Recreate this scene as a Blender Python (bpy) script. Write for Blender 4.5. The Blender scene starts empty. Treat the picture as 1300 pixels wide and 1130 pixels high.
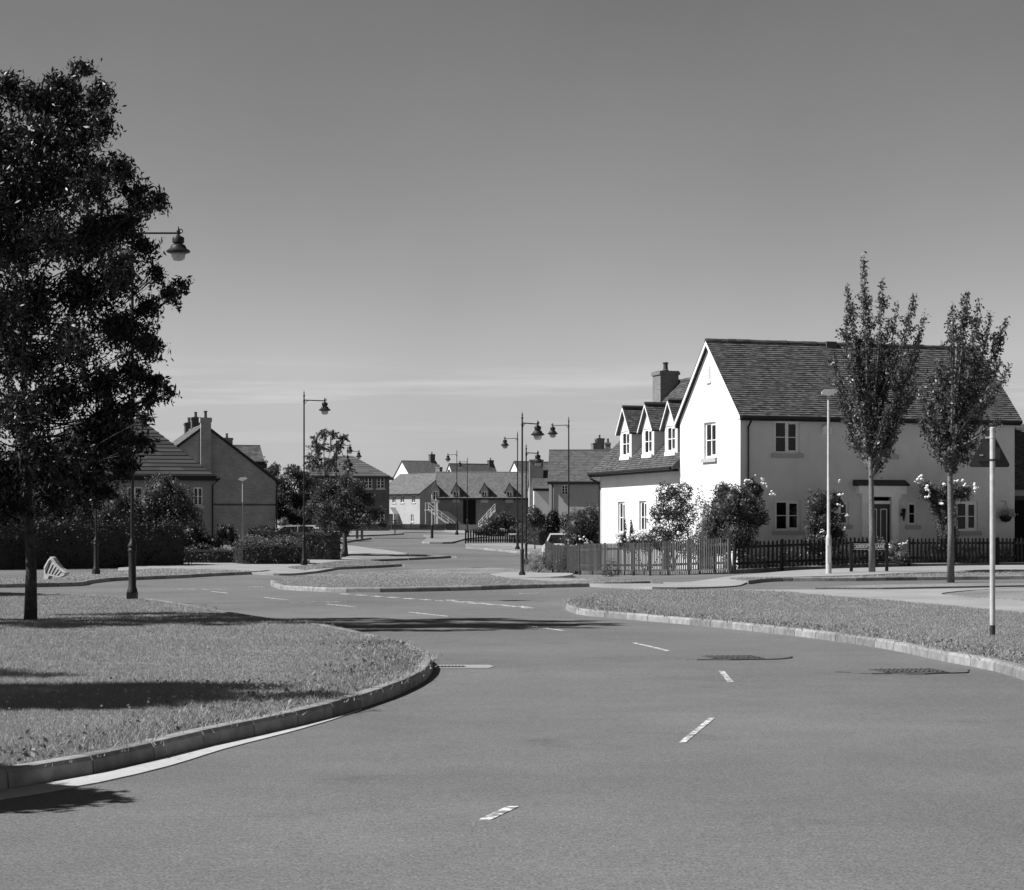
import bpy, math, random
import numpy as np
from mathutils import Vector, Matrix
from mathutils.geometry import delaunay_2d_cdt
R = math.radians
S = bpy.context.scene
C = S.collection
F = 2800.0; CX = 650.0; HY = 682.0; EYE = 1.5      # measured on the 1300 x 1130 photograph
rng = np.random.default_rng(7); random.seed(7)

# ------------------------------------------------------------------ camera, sky, sun, exposure
cd = bpy.data.cameras.new('camera'); cam = bpy.data.objects.new('camera', cd); C.objects.link(cam)
cam.location = (0, 0, EYE); cam.rotation_euler = (R(90), 0, 0)
cd.sensor_width = 36; cd.lens = 36 * F / 1300; cd.shift_y = (HY - 565) / 1300; cd.clip_end = 8000; cd.clip_start = .1
S.camera = cam
SUN_EL, SUN_A = 46, 10      # elevation; degrees towards the camera from due left
W = bpy.data.worlds.new('World'); S.world = W; W.use_nodes = True
wt = W.node_tree; wt.nodes.clear()
def wn(t, **k):
    n = wt.nodes.new(t)
    for a, b in k.items(): setattr(n, a, b)
    return n
sky = wn('ShaderNodeTexSky', sky_type='NISHITA', sun_disc=False, sun_elevation=R(SUN_EL), sun_rotation=R(-90 - SUN_A), altitude=50, air_density=1.0, dust_density=0.6, ozone_density=2.0)
sep = wn('ShaderNodeSeparateColor'); wt.links.new(sky.outputs[0], sep.inputs[0])      # red-filtered black-and-white film
pw = wn('ShaderNodeMath', operation='POWER'); wt.links.new(sep.outputs[0], pw.inputs[0]); pw.inputs[1].default_value = 1.35
mn = wn('ShaderNodeMath', operation='MINIMUM'); wt.links.new(pw.outputs[0], mn.inputs[0]); mn.inputs[1].default_value = 6.6      # the film's shoulder
# thin cirrus streaks low over the horizon
tc = wn('ShaderNodeTexCoord'); mp = wn('ShaderNodeMapping'); mp.inputs['Scale'].default_value = (5, 5, 95); mp.inputs['Rotation'].default_value = (0, R(1.5), 0)
wt.links.new(tc.outputs['Generated'], mp.inputs[0])
ns = wn('ShaderNodeTexNoise'); ns.inputs['Scale'].default_value = 1.0; ns.inputs['Detail'].default_value = 6; ns.inputs['Roughness'].default_value = .6
wt.links.new(mp.outputs[0], ns.inputs['Vector'])
cr = wn('ShaderNodeMapRange'); cr.inputs[1].default_value = .5; cr.inputs[2].default_value = .74; wt.links.new(ns.outputs[0], cr.inputs[0])
sx = wn('ShaderNodeSeparateXYZ'); wt.links.new(tc.outputs['Generated'], sx.inputs[0])
lo = wn('ShaderNodeMapRange'); lo.inputs[1].default_value = .035; lo.inputs[2].default_value = .06; wt.links.new(sx.outputs[2], lo.inputs[0])
hi = wn('ShaderNodeMapRange'); hi.inputs[1].default_value = .082; hi.inputs[2].default_value = .070; wt.links.new(sx.outputs[2], hi.inputs[0])
m1 = wn('ShaderNodeMath', operation='MULTIPLY'); wt.links.new(lo.outputs[0], m1.inputs[0]); wt.links.new(hi.outputs[0], m1.inputs[1])
m2 = wn('ShaderNodeMath', operation='MULTIPLY'); wt.links.new(m1.outputs[0], m2.inputs[0]); wt.links.new(cr.outputs[0], m2.inputs[1])
m3 = wn('ShaderNodeMath', operation='MULTIPLY_ADD'); wt.links.new(m2.outputs[0], m3.inputs[0]); m3.inputs[1].default_value = .3; m3.inputs[2].default_value = 1
m4 = wn('ShaderNodeMath', operation='MULTIPLY'); wt.links.new(mn.outputs[0], m4.inputs[0]); wt.links.new(m3.outputs[0], m4.inputs[1])
zen = wn('ShaderNodeMapRange'); zen.interpolation_type = 'SMOOTHSTEP'; zen.inputs[1].default_value = .26; zen.inputs[2].default_value = .75; zen.inputs[3].default_value = 1; zen.inputs[4].default_value = .38; wt.links.new(sx.outputs[2], zen.inputs[0])      # deep upper sky, as through an orange filter
m5 = wn('ShaderNodeMath', operation='MULTIPLY'); wt.links.new(m4.outputs[0], m5.inputs[0]); wt.links.new(zen.outputs[0], m5.inputs[1])
hz = wn('ShaderNodeTexNoise'); hz.inputs['Scale'].default_value = 7; hz.inputs['Detail'].default_value = 5; wt.links.new(tc.outputs['Generated'], hz.inputs['Vector'])
hr_ = wn('ShaderNodeMapRange'); hr_.inputs[1].default_value = .3; hr_.inputs[2].default_value = .7; hr_.inputs[3].default_value = .95; hr_.inputs[4].default_value = 1.05; wt.links.new(hz.outputs[0], hr_.inputs[0])
m6 = wn('ShaderNodeMath', operation='MULTIPLY'); wt.links.new(m5.outputs[0], m6.inputs[0]); wt.links.new(hr_.outputs[0], m6.inputs[1])
bg = wn('ShaderNodeBackground'); bg.inputs[1].default_value = 0.05; wt.links.new(m6.outputs[0], bg.inputs[0])
wo = wn('ShaderNodeOutputWorld'); wt.links.new(bg.outputs[0], wo.inputs[0])
sd = bpy.data.lights.new('sun', 'SUN'); sd.energy = 5.0; sd.angle = R(.5); sd.color = (1, 1, 1)
sun = bpy.data.objects.new('sun', sd); C.objects.link(sun)
sdir = Vector((-math.cos(R(SUN_A)) * math.cos(R(SUN_EL)), -math.sin(R(SUN_A)) * math.cos(R(SUN_EL)), math.sin(R(SUN_EL))))
sun.rotation_euler = sdir.to_track_quat('Z', 'Y').to_euler(); sun.location = (-30, 0, 40)
S.view_settings.view_transform = 'Standard'; S.view_settings.look = 'None'; S.view_settings.exposure = 0.6; S.view_settings.gamma = 1

# ------------------------------------------------------------------ materials (all neutral greys: the photograph is black and white)
K = .66      # darkness of the film's red-filtered tones, balanced by the exposure
WHITES = ('white_render', 'white_frame', 'road_paint', 'galvanised_steel', 'rose_petal', 'daisy_petal', 'lamp_glass', 'car_paint', 'channel_concrete', 'stone_sill', 'pale_stone')
def grey(v): return (v, v, v, 1)
def mat(name, a, b=None, rough=.8, scale=6, bump=0., bscale=None, attr=False, spec=.3, metal=0, detail=6, big=None, coord='Object', cut=(.3, .7)):
    m = bpy.data.materials.new(name); m.use_nodes = True
    t = m.node_tree; p = t.nodes['Principled BSDF']
    p.inputs['Roughness'].default_value = rough; p.inputs['Specular IOR Level'].default_value = spec; p.inputs['Metallic'].default_value = metal
    if b is None: b = a
    if name not in WHITES: a *= K; b *= K
    elif name not in ('white_render', 'white_frame'): a *= .85; b *= .85
    tcn = t.nodes.new('ShaderNodeTexCoord')
    n = t.nodes.new('ShaderNodeTexNoise'); n.inputs['Scale'].default_value = scale; n.inputs['Detail'].default_value = detail
    t.links.new(tcn.outputs[coord], n.inputs['Vector'])
    mr = t.nodes.new('ShaderNodeMapRange'); mr.inputs[1].default_value = cut[0]; mr.inputs[2].default_value = cut[1]
    mr.inputs[3].default_value = a; mr.inputs[4].default_value = b
    if attr:
        at = t.nodes.new('ShaderNodeAttribute'); at.attribute_name = 'rnd'; mr.inputs[1].default_value = 0; mr.inputs[2].default_value = 1
        t.links.new(at.outputs['Fac'], mr.inputs[0])
    else: t.links.new(n.outputs[0], mr.inputs[0])
    out = mr.outputs[0]
    if big:                                  # broad blotches (scale, amount)
        n2 = t.nodes.new('ShaderNodeTexNoise'); n2.inputs['Scale'].default_value = big[0]; n2.inputs['Detail'].default_value = 5
        t.links.new(tcn.outputs[coord], n2.inputs['Vector'])
        r2 = t.nodes.new('ShaderNodeMapRange'); r2.inputs[1].default_value = .35; r2.inputs[2].default_value = .65
        r2.inputs[3].default_value = 1 - big[1]; r2.inputs[4].default_value = 1 + big[1]; t.links.new(n2.outputs[0], r2.inputs[0])
        mm = t.nodes.new('ShaderNodeMath'); mm.operation = 'MULTIPLY'; t.links.new(out, mm.inputs[0]); t.links.new(r2.outputs[0], mm.inputs[1]); out = mm.outputs[0]
    t.links.new(out, p.inputs['Base Color'])
    if bump:
        nb = t.nodes.new('ShaderNodeTexNoise'); nb.inputs['Scale'].default_value = bscale or scale * 3; nb.inputs['Detail'].default_value = 4
        t.links.new(tcn.outputs[coord], nb.inputs['Vector'])
        bp = t.nodes.new('ShaderNodeBump'); bp.inputs['Strength'].default_value = bump; bp.inputs['Distance'].default_value = .02
        t.links.new(nb.outputs[0], bp.inputs['Height']); t.links.new(bp.outputs[0], p.inputs['Normal'])
    return m
def leafmat(name, a, b, trans=.25, rough=.5, spec=.35):
    m = mat(name, a, b, rough=rough, attr=True, spec=spec)
    t = m.node_tree; p = t.nodes['Principled BSDF']; o = t.nodes['Material Output']
    tr = t.nodes.new('ShaderNodeBsdfTranslucent'); tr.inputs[0].default_value = grey((a + b) * .6 * K)
    mx = t.nodes.new('ShaderNodeMixShader'); mx.inputs[0].default_value = trans
    t.links.new(p.outputs[0], mx.inputs[1]); t.links.new(tr.outputs[0], mx.inputs[2]); t.links.new(mx.outputs[0], o.inputs[0])
    return m
def brickmat(name, a, b, mortar, bw=.225, bh=.075, ms=.012):
    m = bpy.data.materials.new(name); m.use_nodes = True; t = m.node_tree; p = t.nodes['Principled BSDF']; p.inputs['Roughness'].default_value = .9; a *= K; b *= K; mortar *= K
    tcn = t.nodes.new('ShaderNodeTexCoord'); s = t.nodes.new('ShaderNodeSeparateXYZ'); t.links.new(tcn.outputs['Object'], s.inputs[0])
    ad = t.nodes.new('ShaderNodeMath'); t.links.new(s.outputs[0], ad.inputs[0]); t.links.new(s.outputs[1], ad.inputs[1])
    cb = t.nodes.new('ShaderNodeCombineXYZ'); t.links.new(ad.outputs[0], cb.inputs[0]); t.links.new(s.outputs[2], cb.inputs[1])
    br = t.nodes.new('ShaderNodeTexBrick'); br.inputs['Scale'].default_value = 1; br.inputs['Brick Width'].default_value = bw; br.inputs['Row Height'].default_value = bh; br.inputs['Mortar Size'].default_value = ms
    br.inputs['Color1'].default_value = grey(a); br.inputs['Color2'].default_value = grey(b); br.inputs['Mortar'].default_value = grey(mortar)
    t.links.new(cb.outputs[0], br.inputs['Vector']); 
    n2 = t.nodes.new('ShaderNodeTexNoise'); n2.inputs['Scale'].default_value = .8; n2.inputs['Detail'].default_value = 6; t.links.new(tcn.outputs['Object'], n2.inputs['Vector'])
    r2 = t.nodes.new('ShaderNodeMapRange'); r2.inputs[1].default_value = .3; r2.inputs[2].default_value = .7; r2.inputs[3].default_value = .8; r2.inputs[4].default_value = 1.2; t.links.new(n2.outputs[0], r2.inputs[0])
    vm = t.nodes.new('ShaderNodeVectorMath'); vm.operation = 'MULTIPLY'; t.links.new(br.outputs[0], vm.inputs[0]); t.links.new(r2.outputs[0], vm.inputs[1])
    t.links.new(vm.outputs[0], p.inputs['Base Color'])
    bp = t.nodes.new('ShaderNodeBump'); bp.invert = True; bp.inputs['Strength'].default_value = .5; bp.inputs['Distance'].default_value = .01; t.links.new(br.outputs[1], bp.inputs['Height']); t.links.new(bp.outputs[0], p.inputs['Normal'])
    return m
M = {}
def asphalt():
    m = bpy.data.materials.new('asphalt'); m.use_nodes = True; t = m.node_tree; p = t.nodes['Principled BSDF']; p.inputs['Roughness'].default_value = .85; p.inputs['Specular IOR Level'].default_value = .25
    tcn = t.nodes.new('ShaderNodeTexCoord')
    def noise(sc, det, lo_, hi_, a, b, rough=.6, dist=0):
        n = t.nodes.new('ShaderNodeTexNoise'); n.inputs['Scale'].default_value = sc; n.inputs['Detail'].default_value = det; n.inputs['Roughness'].default_value = rough; n.inputs['Distortion'].default_value = dist
        t.links.new(tcn.outputs['Object'], n.inputs['Vector'])
        r = t.nodes.new('ShaderNodeMapRange'); r.inputs[1].default_value = lo_; r.inputs[2].default_value = hi_; r.inputs[3].default_value = a; r.inputs[4].default_value = b; t.links.new(n.outputs[0], r.inputs[0]); return n, r
    n1, r1 = noise(62, 3, .32, .68, .54, 1.46)          # stone chippings
    n2, r2 = noise(.16, 6, .3, .7, .80, 1.18)           # broad wear
    n3, r3 = noise(1.7, 8, .3, .7, .93, 1.07)
    n5, r5 = noise(17, 3, .3, .7, .84, 1.16)
    n4, r4 = noise(.5, 9, .58, .70, 1.0, .76, .7, .8)   # darker oily patches
    v = None
    for r in (r1, r2, r3, r4, r5):
        if v is None: v = r.outputs[0]; continue
        mm = t.nodes.new('ShaderNodeMath'); mm.operation = 'MULTIPLY'; t.links.new(v, mm.inputs[0]); t.links.new(r.outputs[0], mm.inputs[1]); v = mm.outputs[0]
    mm = t.nodes.new('ShaderNodeMath'); mm.operation = 'MULTIPLY'; t.links.new(v, mm.inputs[0]); mm.inputs[1].default_value = .20 * K
    t.links.new(mm.outputs[0], p.inputs['Base Color'])
    bp = t.nodes.new('ShaderNodeBump'); bp.inputs['Strength'].default_value = .35; bp.inputs['Distance'].default_value = .006; t.links.new(n1.outputs[0], bp.inputs['Height']); t.links.new(bp.outputs[0], p.inputs['Normal'])
    return m
M['asphalt'] = asphalt()
M['paving'] = mat('paving', .36, .44, scale=40, big=(.6, .12), bump=.2)
M['soil'] = mat('grass_base', .18, .40, scale=14, detail=9, big=(.5, .22), bump=.6, bscale=60)
M['ground'] = mat('field', .12, .2, scale=2, detail=8)
M['kerb'] = mat('kerb_concrete', .23, .40, attr=True, detail=8, big=(7, .22), bump=.25, bscale=90)
M['paint'] = mat('road_paint', .21, .72, scale=13, detail=12, bump=.1, bscale=80, cut=(.47, .58))
M['tar'] = mat('tar_patch', .14, .21, scale=7, detail=9)
M['iron'] = mat('cast_iron', .12, .18, rough=.6, scale=20, bump=.3, metal=.3)
M['grass'] = leafmat('grass_blades', .30, .60, trans=.25, rough=.7, spec=.15)
M['daisy'] = mat('daisy_petal', .75, rough=.7)
M['black'] = mat('black_paint', .014, .024, rough=.5, scale=12, spec=.3)
M['glass'] = mat('lamp_glass', .42, .5, rough=.15, scale=3, spec=.6)
M['galv'] = mat('galvanised_steel', .46, .60, rough=.5, scale=14, detail=8, spec=.45, bump=.05, big=(1.5, .1))
M['signback'] = mat('sign_back', .045, .065, rough=.5, scale=8, spec=.4)
def streaked(name, a, b):
    m = mat(name, a, b, rough=.9, scale=3, bump=.12, bscale=45, big=(.45, .05)); t = m.node_tree; p = t.nodes['Principled BSDF']; src = p.inputs['Base Color'].links[0].from_socket
    tcn = t.nodes.new('ShaderNodeTexCoord'); mp_ = t.nodes.new('ShaderNodeMapping'); mp_.inputs['Scale'].default_value = (1.6, 1.6, .5); t.links.new(tcn.outputs['Object'], mp_.inputs[0])
    n = t.nodes.new('ShaderNodeTexNoise'); n.inputs['Scale'].default_value = 1; n.inputs['Detail'].default_value = 7; t.links.new(mp_.outputs[0], n.inputs['Vector'])
    r_ = t.nodes.new('ShaderNodeMapRange'); r_.inputs[1].default_value = .45; r_.inputs[2].default_value = .75; r_.inputs[3].default_value = 1; r_.inputs[4].default_value = .92; t.links.new(n.outputs[0], r_.inputs[0])
    q = t.nodes.new('ShaderNodeMath'); q.operation = 'MULTIPLY'; t.links.new(src, q.inputs[0]); t.links.new(r_.outputs[0], q.inputs[1]); t.links.new(q.outputs[0], p.inputs['Base Color']); return m
M['render'] = streaked('white_render', .63, .68)
M['render2'] = streaked('cream_render', .56, .62)
M['brick'] = brickmat('brown_brick', .17, .26, .30)
M['brickg'] = brickmat('gable_brick', .30, .44, .48)
M['brickd'] = brickmat('dark_brick', .075, .12, .14)
M['tile'] = mat('clay_tile', .08, .18, attr=True, rough=.85, spec=.2, bump=.3, bscale=30)
M['tilel'] = mat('pale_tile', .16, .24, attr=True, rough=.85, spec=.2)
M['tilem'] = mat('grey_tile', .11, .17, attr=True, rough=.85, spec=.2)
M['tiled'] = mat('dark_tile', .05, .085, attr=True, rough=.85, spec=.2)
M['channel'] = mat('channel_concrete', .42, .52, scale=20, detail=8, big=(.8, .1), bump=.15)
M['upvc'] = mat('white_frame', .80, .86, rough=.4, scale=4)
M['stone'] = mat('stone_sill', .42, .5, scale=18, bump=.2)
M['pane'] = mat('window_pane', .004, .03, rough=.08, scale=1.6, spec=.3)
M['lead'] = mat('lead_sheet', .035, .05, rough=.5, scale=5)
M['near_black'] = mat('dark_opening', .006, .01, rough=.9)
M['fence'] = mat('fence_wood', .06, .13, rough=.85, scale=5, detail=8, attr=True)
M['fenced'] = mat('fence_wood_dark', .03, .065, rough=.85, attr=True)  # dark wood; on the front fence it also carries the backlit shade
M['bark'] = mat('bark', .035, .13, rough=.9, scale=9, detail=9, bump=.7, bscale=28)
M['barkp'] = mat('smooth_bark', .16, .30, rough=.8, scale=14, detail=8, bump=.5, bscale=30)
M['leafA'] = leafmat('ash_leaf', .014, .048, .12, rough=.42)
M['leafB'] = leafmat('cherry_leaf', .035, .20, .2, rough=.4)
M['leafC'] = leafmat('shrub_leaf', .045, .16, .25)
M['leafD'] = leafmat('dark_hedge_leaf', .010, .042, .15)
M['leafM'] = leafmat('mid_leaf', .08, .24, .3)
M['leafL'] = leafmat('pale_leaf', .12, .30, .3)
M['rose'] = mat('rose_petal', .72, .85, rough=.7, scale=30)
M['carp'] = mat('car_paint', .5, rough=.25, spec=.6)
M['tyre'] = mat('tyre_rubber', .02, rough=.8)
M['sculp'] = mat('pale_stone', .5, .62, rough=.7, scale=12, bump=.2)

# ------------------------------------------------------------------ terrain
ctrl = []
for x in (-60, -30, -12, 0, 12, 30, 60):
    for y in (-20, 0, 15, 30, 45): ctrl.append((x, y, 0.0))
ctrl += [(-1, 60, .14), (2.5, 61, .22), (-8, 66, 0), (.4, 93, -.1), (7.6, 73.6, .28), (5.07, 79, .08), (1.9, 92, -.05), (17.9, 79, .45), (10, 80, .5), (16, 86, .58), (5, 95, .3),
         (9.6, 66.7, .34), (10.9, 66.7, .38), (12.7, 63.6, .28), (20, 60, .3), (30, 70, .4), (-15.5, 82, .12), (-9.4, 100, .25), (-14, 62, .05), (.8, 112, .2), (.35, 143, .72),
         (-5, 150, 1.05), (-5, 200, 1.75), (-4.5, 224, 2.0), (-15, 280, 2.45), (5, 280, 2.5), (-30, 100, .35), (-40, 140, .9), (-18, 140, .85), (-20, 117, .4), (-40, 200, 1.7), (30, 100, .6), (40, 200, 1.8), (12, 110, .5),
         (12, 200, 1.7), (-60, 330, 2.8), (0, 340, 3.0), (60, 330, 2.8), (-120, 500, 3), (0, 500, 3.2), (120, 500, 3), (-200, 200, 1.5), (200, 200, 1.5), (-200, 0, 0), (200, 0, 0), (-9, 122, .6), (-25, 62, .05), (-30, 85, .15)]
cp = np.array(ctrl, float)
def _k(r2): return np.where(r2 > 0, .5 * r2 * np.log(np.maximum(r2, 1e-9)), 0)
n_ = len(cp); Kx = np.zeros((n_ + 3, n_ + 3)); d2 = ((cp[:, None, :2] - cp[None, :, :2]) ** 2).sum(2)
Kx[:n_, :n_] = _k(d2) + np.eye(n_) * 12.0; Kx[:n_, n_] = 1; Kx[:n_, n_ + 1:] = cp[:, :2]; Kx[n_:, :n_] = Kx[:n_, n_:].T
wts = np.linalg.solve(Kx, np.concatenate([cp[:, 2], np.zeros(3)]))
def TZ(x, y):
    x = np.atleast_1d(np.asarray(x, float)); y = np.atleast_1d(np.asarray(y, float)); out = np.zeros(len(x))
    for i in range(0, len(x), 20000):
        xs = np.clip(x[i:i + 20000], -200, 200); ys = np.clip(y[i:i + 20000], -20, 500)
        r2 = (xs[:, None] - cp[None, :, 0]) ** 2 + (ys[:, None] - cp[None, :, 1]) ** 2
        out[i:i + 20000] = _k(r2) @ wts[:n_] + wts[n_] + wts[n_ + 1] * xs + wts[n_ + 2] * ys
    return out
def tz(x, y): return float(TZ([x], [y])[0])
_ys = np.concatenate([np.arange(5, 120, .25), np.arange(120, 420, .6)])
def G(px, py, dz=0.0):
    """where the sight line of a pixel of the photograph meets the ground (raised by dz)"""
    xs = (px - CX) / F * _ys; zr = EYE - (py - HY) / F * _ys; h = zr - TZ(xs, _ys) - dz
    k = np.where(h < 0)[0]
    if len(k) == 0: y = 330.
    elif k[0] == 0: y = _ys[0]
    else:
        i = k[0]; y = _ys[i - 1] + (_ys[i] - _ys[i - 1]) * h[i - 1] / (h[i - 1] - h[i])
    return ((px - CX) / F * y, float(y))
def P(px, py, s):
    return Vector(((px - CX) / s, F / s, EYE - (py - HY) / s))

# ------------------------------------------------------------------ mesh builder and tagging
class MB:
    def __init__(s): s.v = []; s.f = []; s.m = []
    def add(s, vs, fs, mi=0):
        b = len(s.v); s.v += [tuple(v) for v in vs]; s.f += [tuple(b + i for i in f) for f in fs]; s.m += [mi] * len(fs)
    def box(s, x0, x1, y0, y1, z0, z1, mi=0, rot=0, about=None):
        vs = [(x, y, z) for z in (z0, z1) for x, y in ((x0, y0), (x1, y0), (x1, y1), (x0, y1))]
        if rot:
            ax, ay = about or ((x0 + x1) / 2, (y0 + y1) / 2); c, sn = math.cos(rot), math.sin(rot)
            vs = [(ax + (x - ax) * c - (y - ay) * sn, ay + (x - ax) * sn + (y - ay) * c, z) for x, y, z in vs]
        s.add(vs, [(0, 3, 2, 1), (4, 5, 6, 7), (0, 1, 5, 4), (1, 2, 6, 5), (2, 3, 7, 6), (3, 0, 4, 7)], mi)
    def beam(s, a, b, w, h, mi=0, up=(0, 0, 1)):
        a = Vector(a); b = Vector(b); d = (b - a).normalized(); u = Vector(up); r = d.cross(u)
        if r.length < 1e-4: r = d.cross(Vector((0, 1, 0)))
        r.normalize(); u = r.cross(d); vs = []
        for p in (a, b):
            for i, j in ((-1, -1), (1, -1), (1, 1), (-1, 1)): vs.append(p + r * i * w / 2 + u * j * h / 2)
        s.add(vs, [(0, 1, 2, 3), (7, 6, 5, 4), (0, 4, 5, 1), (1, 5, 6, 2), (2, 6, 7, 3), (3, 7, 4, 0)], mi)
    def tube(s, pts, rad, n=8, mi=0, cap=True):
        pts = [Vector(p) for p in pts]; b = len(s.v); k = len(pts)
        rr = rad if hasattr(rad, '__len__') else [rad] * k
        for i, p in enumerate(pts):
            d = (pts[min(i + 1, k - 1)] - pts[max(i - 1, 0)]).normalized()
            a = d.cross(Vector((0, 0, 1))) if abs(d.z) < .95 else d.cross(Vector((0, 1, 0)))
            a.normalize(); c = d.cross(a)
            for j in range(n):
                t = 2 * math.pi * j / n; s.v.append(tuple(p + (a * math.cos(t) + c * math.sin(t)) * rr[i]))
        for i in range(k - 1):
            for j in range(n):
                s.f.append((b + i * n + j, b + i * n + (j + 1) % n, b + (i + 1) * n + (j + 1) % n, b + (i + 1) * n + j)); s.m.append(mi)
        if cap:
            s.f.append(tuple(b + j for j in range(n))[::-1]); s.m.append(mi); s.f.append(tuple(b + (k - 1) * n + j for j in range(n))); s.m.append(mi)
    def lathe(s, prof, n=20, mi=0, o=(0, 0, 0)):
        b = len(s.v)
        for r, z in prof:
            for j in range(n):
                t = 2 * math.pi * j / n; s.v.append((o[0] + r * math.cos(t), o[1] + r * math.sin(t), o[2] + z))
        for i in range(len(prof) - 1):
            for j in range(n): s.f.append((b + i * n + j, b + i * n + (j + 1) % n, b + (i + 1) * n + (j + 1) % n, b + (i + 1) * n + j)); s.m.append(mi)
        s.f.append(tuple(b + j for j in range(n))[::-1]); s.m.append(mi); s.f.append(tuple(b + (len(prof) - 1) * n + j for j in range(n))); s.m.append(mi)
    def prism(s, poly, d, mi=0):
        """poly: 3-D points of a planar outline; d: thickness vector"""
        d = Vector(d); n = len(poly); vs = [Vector(p) for p in poly] + [Vector(p) + d for p in poly]
        s.add(vs, [tuple(range(n)), tuple(range(2 * n - 1, n - 1, -1))] + [(i, i + n, (i + 1) % n + n, (i + 1) % n) for i in range(n)], mi)
    def ball(s, c, r, n=8, mi=0, sq=(1, 1, 1)):
        prof = [(math.sin(math.pi * i / n) * r + 1e-4, -math.cos(math.pi * i / n) * r) for i in range(n + 1)]
        b = len(s.v); s.lathe(prof, n * 2, mi)
        for i in range(b, len(s.v)):
            v = s.v[i]; s.v[i] = (c[0] + v[0] * sq[0], c[1] + v[1] * sq[1], c[2] + v[2] * sq[2])
    def build(s, name, mats, parent=None, smooth=False, rnd=False):
        me = bpy.data.meshes.new(name); me.from_pydata(s.v, [], s.f)
        mats = mats if isinstance(mats, (list, tuple)) else [mats]
        for m in mats: me.materials.append(m)
        me.polygons.foreach_set('material_index', s.m)
        if smooth: me.polygons.foreach_set('use_smooth', [True] * len(s.f))
        if rnd:
            at = me.attributes.new('rnd', 'FLOAT', 'FACE'); r = []
            for i in range(len(s.f)): r.append(random.random())
            if rnd == 8: r = [r[(i // 8) * 8] for i in range(len(r))]      # one tone per kerb stone
            at.data.foreach_set('value', r)
        me.update()
        if smooth == 'auto':
            try: me.set_sharp_from_angle(angle=R(40))
            except Exception: pass
        o = bpy.data.objects.new(name, me); C.objects.link(o)
        if parent: o.parent = parent
        return o
def tag(o, label=None, cat=None, group=None, kind=None):
    if label: o['label'] = label
    if cat: o['category'] = cat
    if group: o['group'] = group
    if kind: o['kind'] = kind
    return o
def thing(name, label, cat, loc, rz=0, group=None):
    o = bpy.data.objects.new(name, None); C.objects.link(o); o.location = loc; o.rotation_euler = (0, 0, rz); o.empty_display_size = .3
    return tag(o, label, cat, group)
def rawmesh(name, V, Fc, mt, parent=None, rnd=None, smooth=False):
    """fast mesh from numpy: V (n,3), Fc (m,k)"""
    me = bpy.data.meshes.new(name); m, k = Fc.shape
    me.vertices.add(len(V)); me.vertices.foreach_set('co', V.astype(np.float32).ravel())
    me.loops.add(m * k); me.loops.foreach_set('vertex_index', Fc.astype(np.int32).ravel())
    me.polygons.add(m); me.polygons.foreach_set('loop_start', np.arange(0, m * k, k, dtype=np.int32))
    try: me.polygons.foreach_set('loop_total', np.full(m, k, np.int32))
    except Exception: pass
    if rnd is not None:
        at = me.attributes.new('rnd', 'FLOAT', 'FACE'); at.data.foreach_set('value', rnd.astype(np.float32))
    me.materials.append(mt); me.update(calc_edges=True); me.validate()
    o = bpy.data.objects.new(name, me); C.objects.link(o)
    if parent: o.parent = parent
    return o

# ------------------------------------------------------------------ ground sheets, kerbs
def smooth_line(pts, closed=False, step=.35, k=6):
    """Catmull-Rom through xy points"""
    n = len(pts); out = []
    for i in range(n if closed else n - 1):
        p0 = pts[(i - 1) % n] if closed or i > 0 else pts[0]; p1 = pts[i]; p2 = pts[(i + 1) % n]; p3 = pts[(i + 2) % n] if closed or i + 2 < n else pts[-1]
        L = math.dist(p1, p2); m = int(min(40, max(1, L / step)))
        # centripetal-ish: scale tangents by local spacing so uneven points do not loop
        def tan(a, b, c):
            la = max(math.dist(a, b), 1e-6); lc = max(math.dist(b, c), 1e-6)
            tx = ((b[0] - a[0]) / la * lc + (c[0] - b[0]) / lc * la) / (la + lc); ty = ((b[1] - a[1]) / la * lc + (c[1] - b[1]) / lc * la) / (la + lc); return tx, ty
        t1 = tan(p0, p1, p2) if p0 != p1 else ((p2[0] - p1[0]) / L, (p2[1] - p1[1]) / L)
        t2 = tan(p1, p2, p3) if p3 != p2 else ((p2[0] - p1[0]) / L, (p2[1] - p1[1]) / L)
        for j in range(m):
            t = j / m; h00 = 2 * t**3 - 3 * t**2 + 1; h10 = t**3 - 2 * t**2 + t; h01 = -2 * t**3 + 3 * t**2; h11 = t**3 - t**2
            out.append((h00 * p1[0] + h10 * L * t1[0] + h01 * p2[0] + h11 * L * t2[0], h00 * p1[1] + h10 * L * t1[1] + h01 * p2[1] + h11 * L * t2[1]))
    if not closed: out.append(tuple(pts[-1]))
    return out
def inside(poly, x, y):
    poly = np.array(poly); x = np.asarray(x); y = np.asarray(y); c = np.zeros(len(x), bool); j = len(poly) - 1
    for i in range(len(poly)):
        xi, yi = poly[i]; xj, yj = poly[j]
        if yi != yj: c ^= ((yi > y) != (yj > y)) & (x < (xj - xi) * (y - yi) / (yj - yi) + xi)
        j = i
    return c
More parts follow.
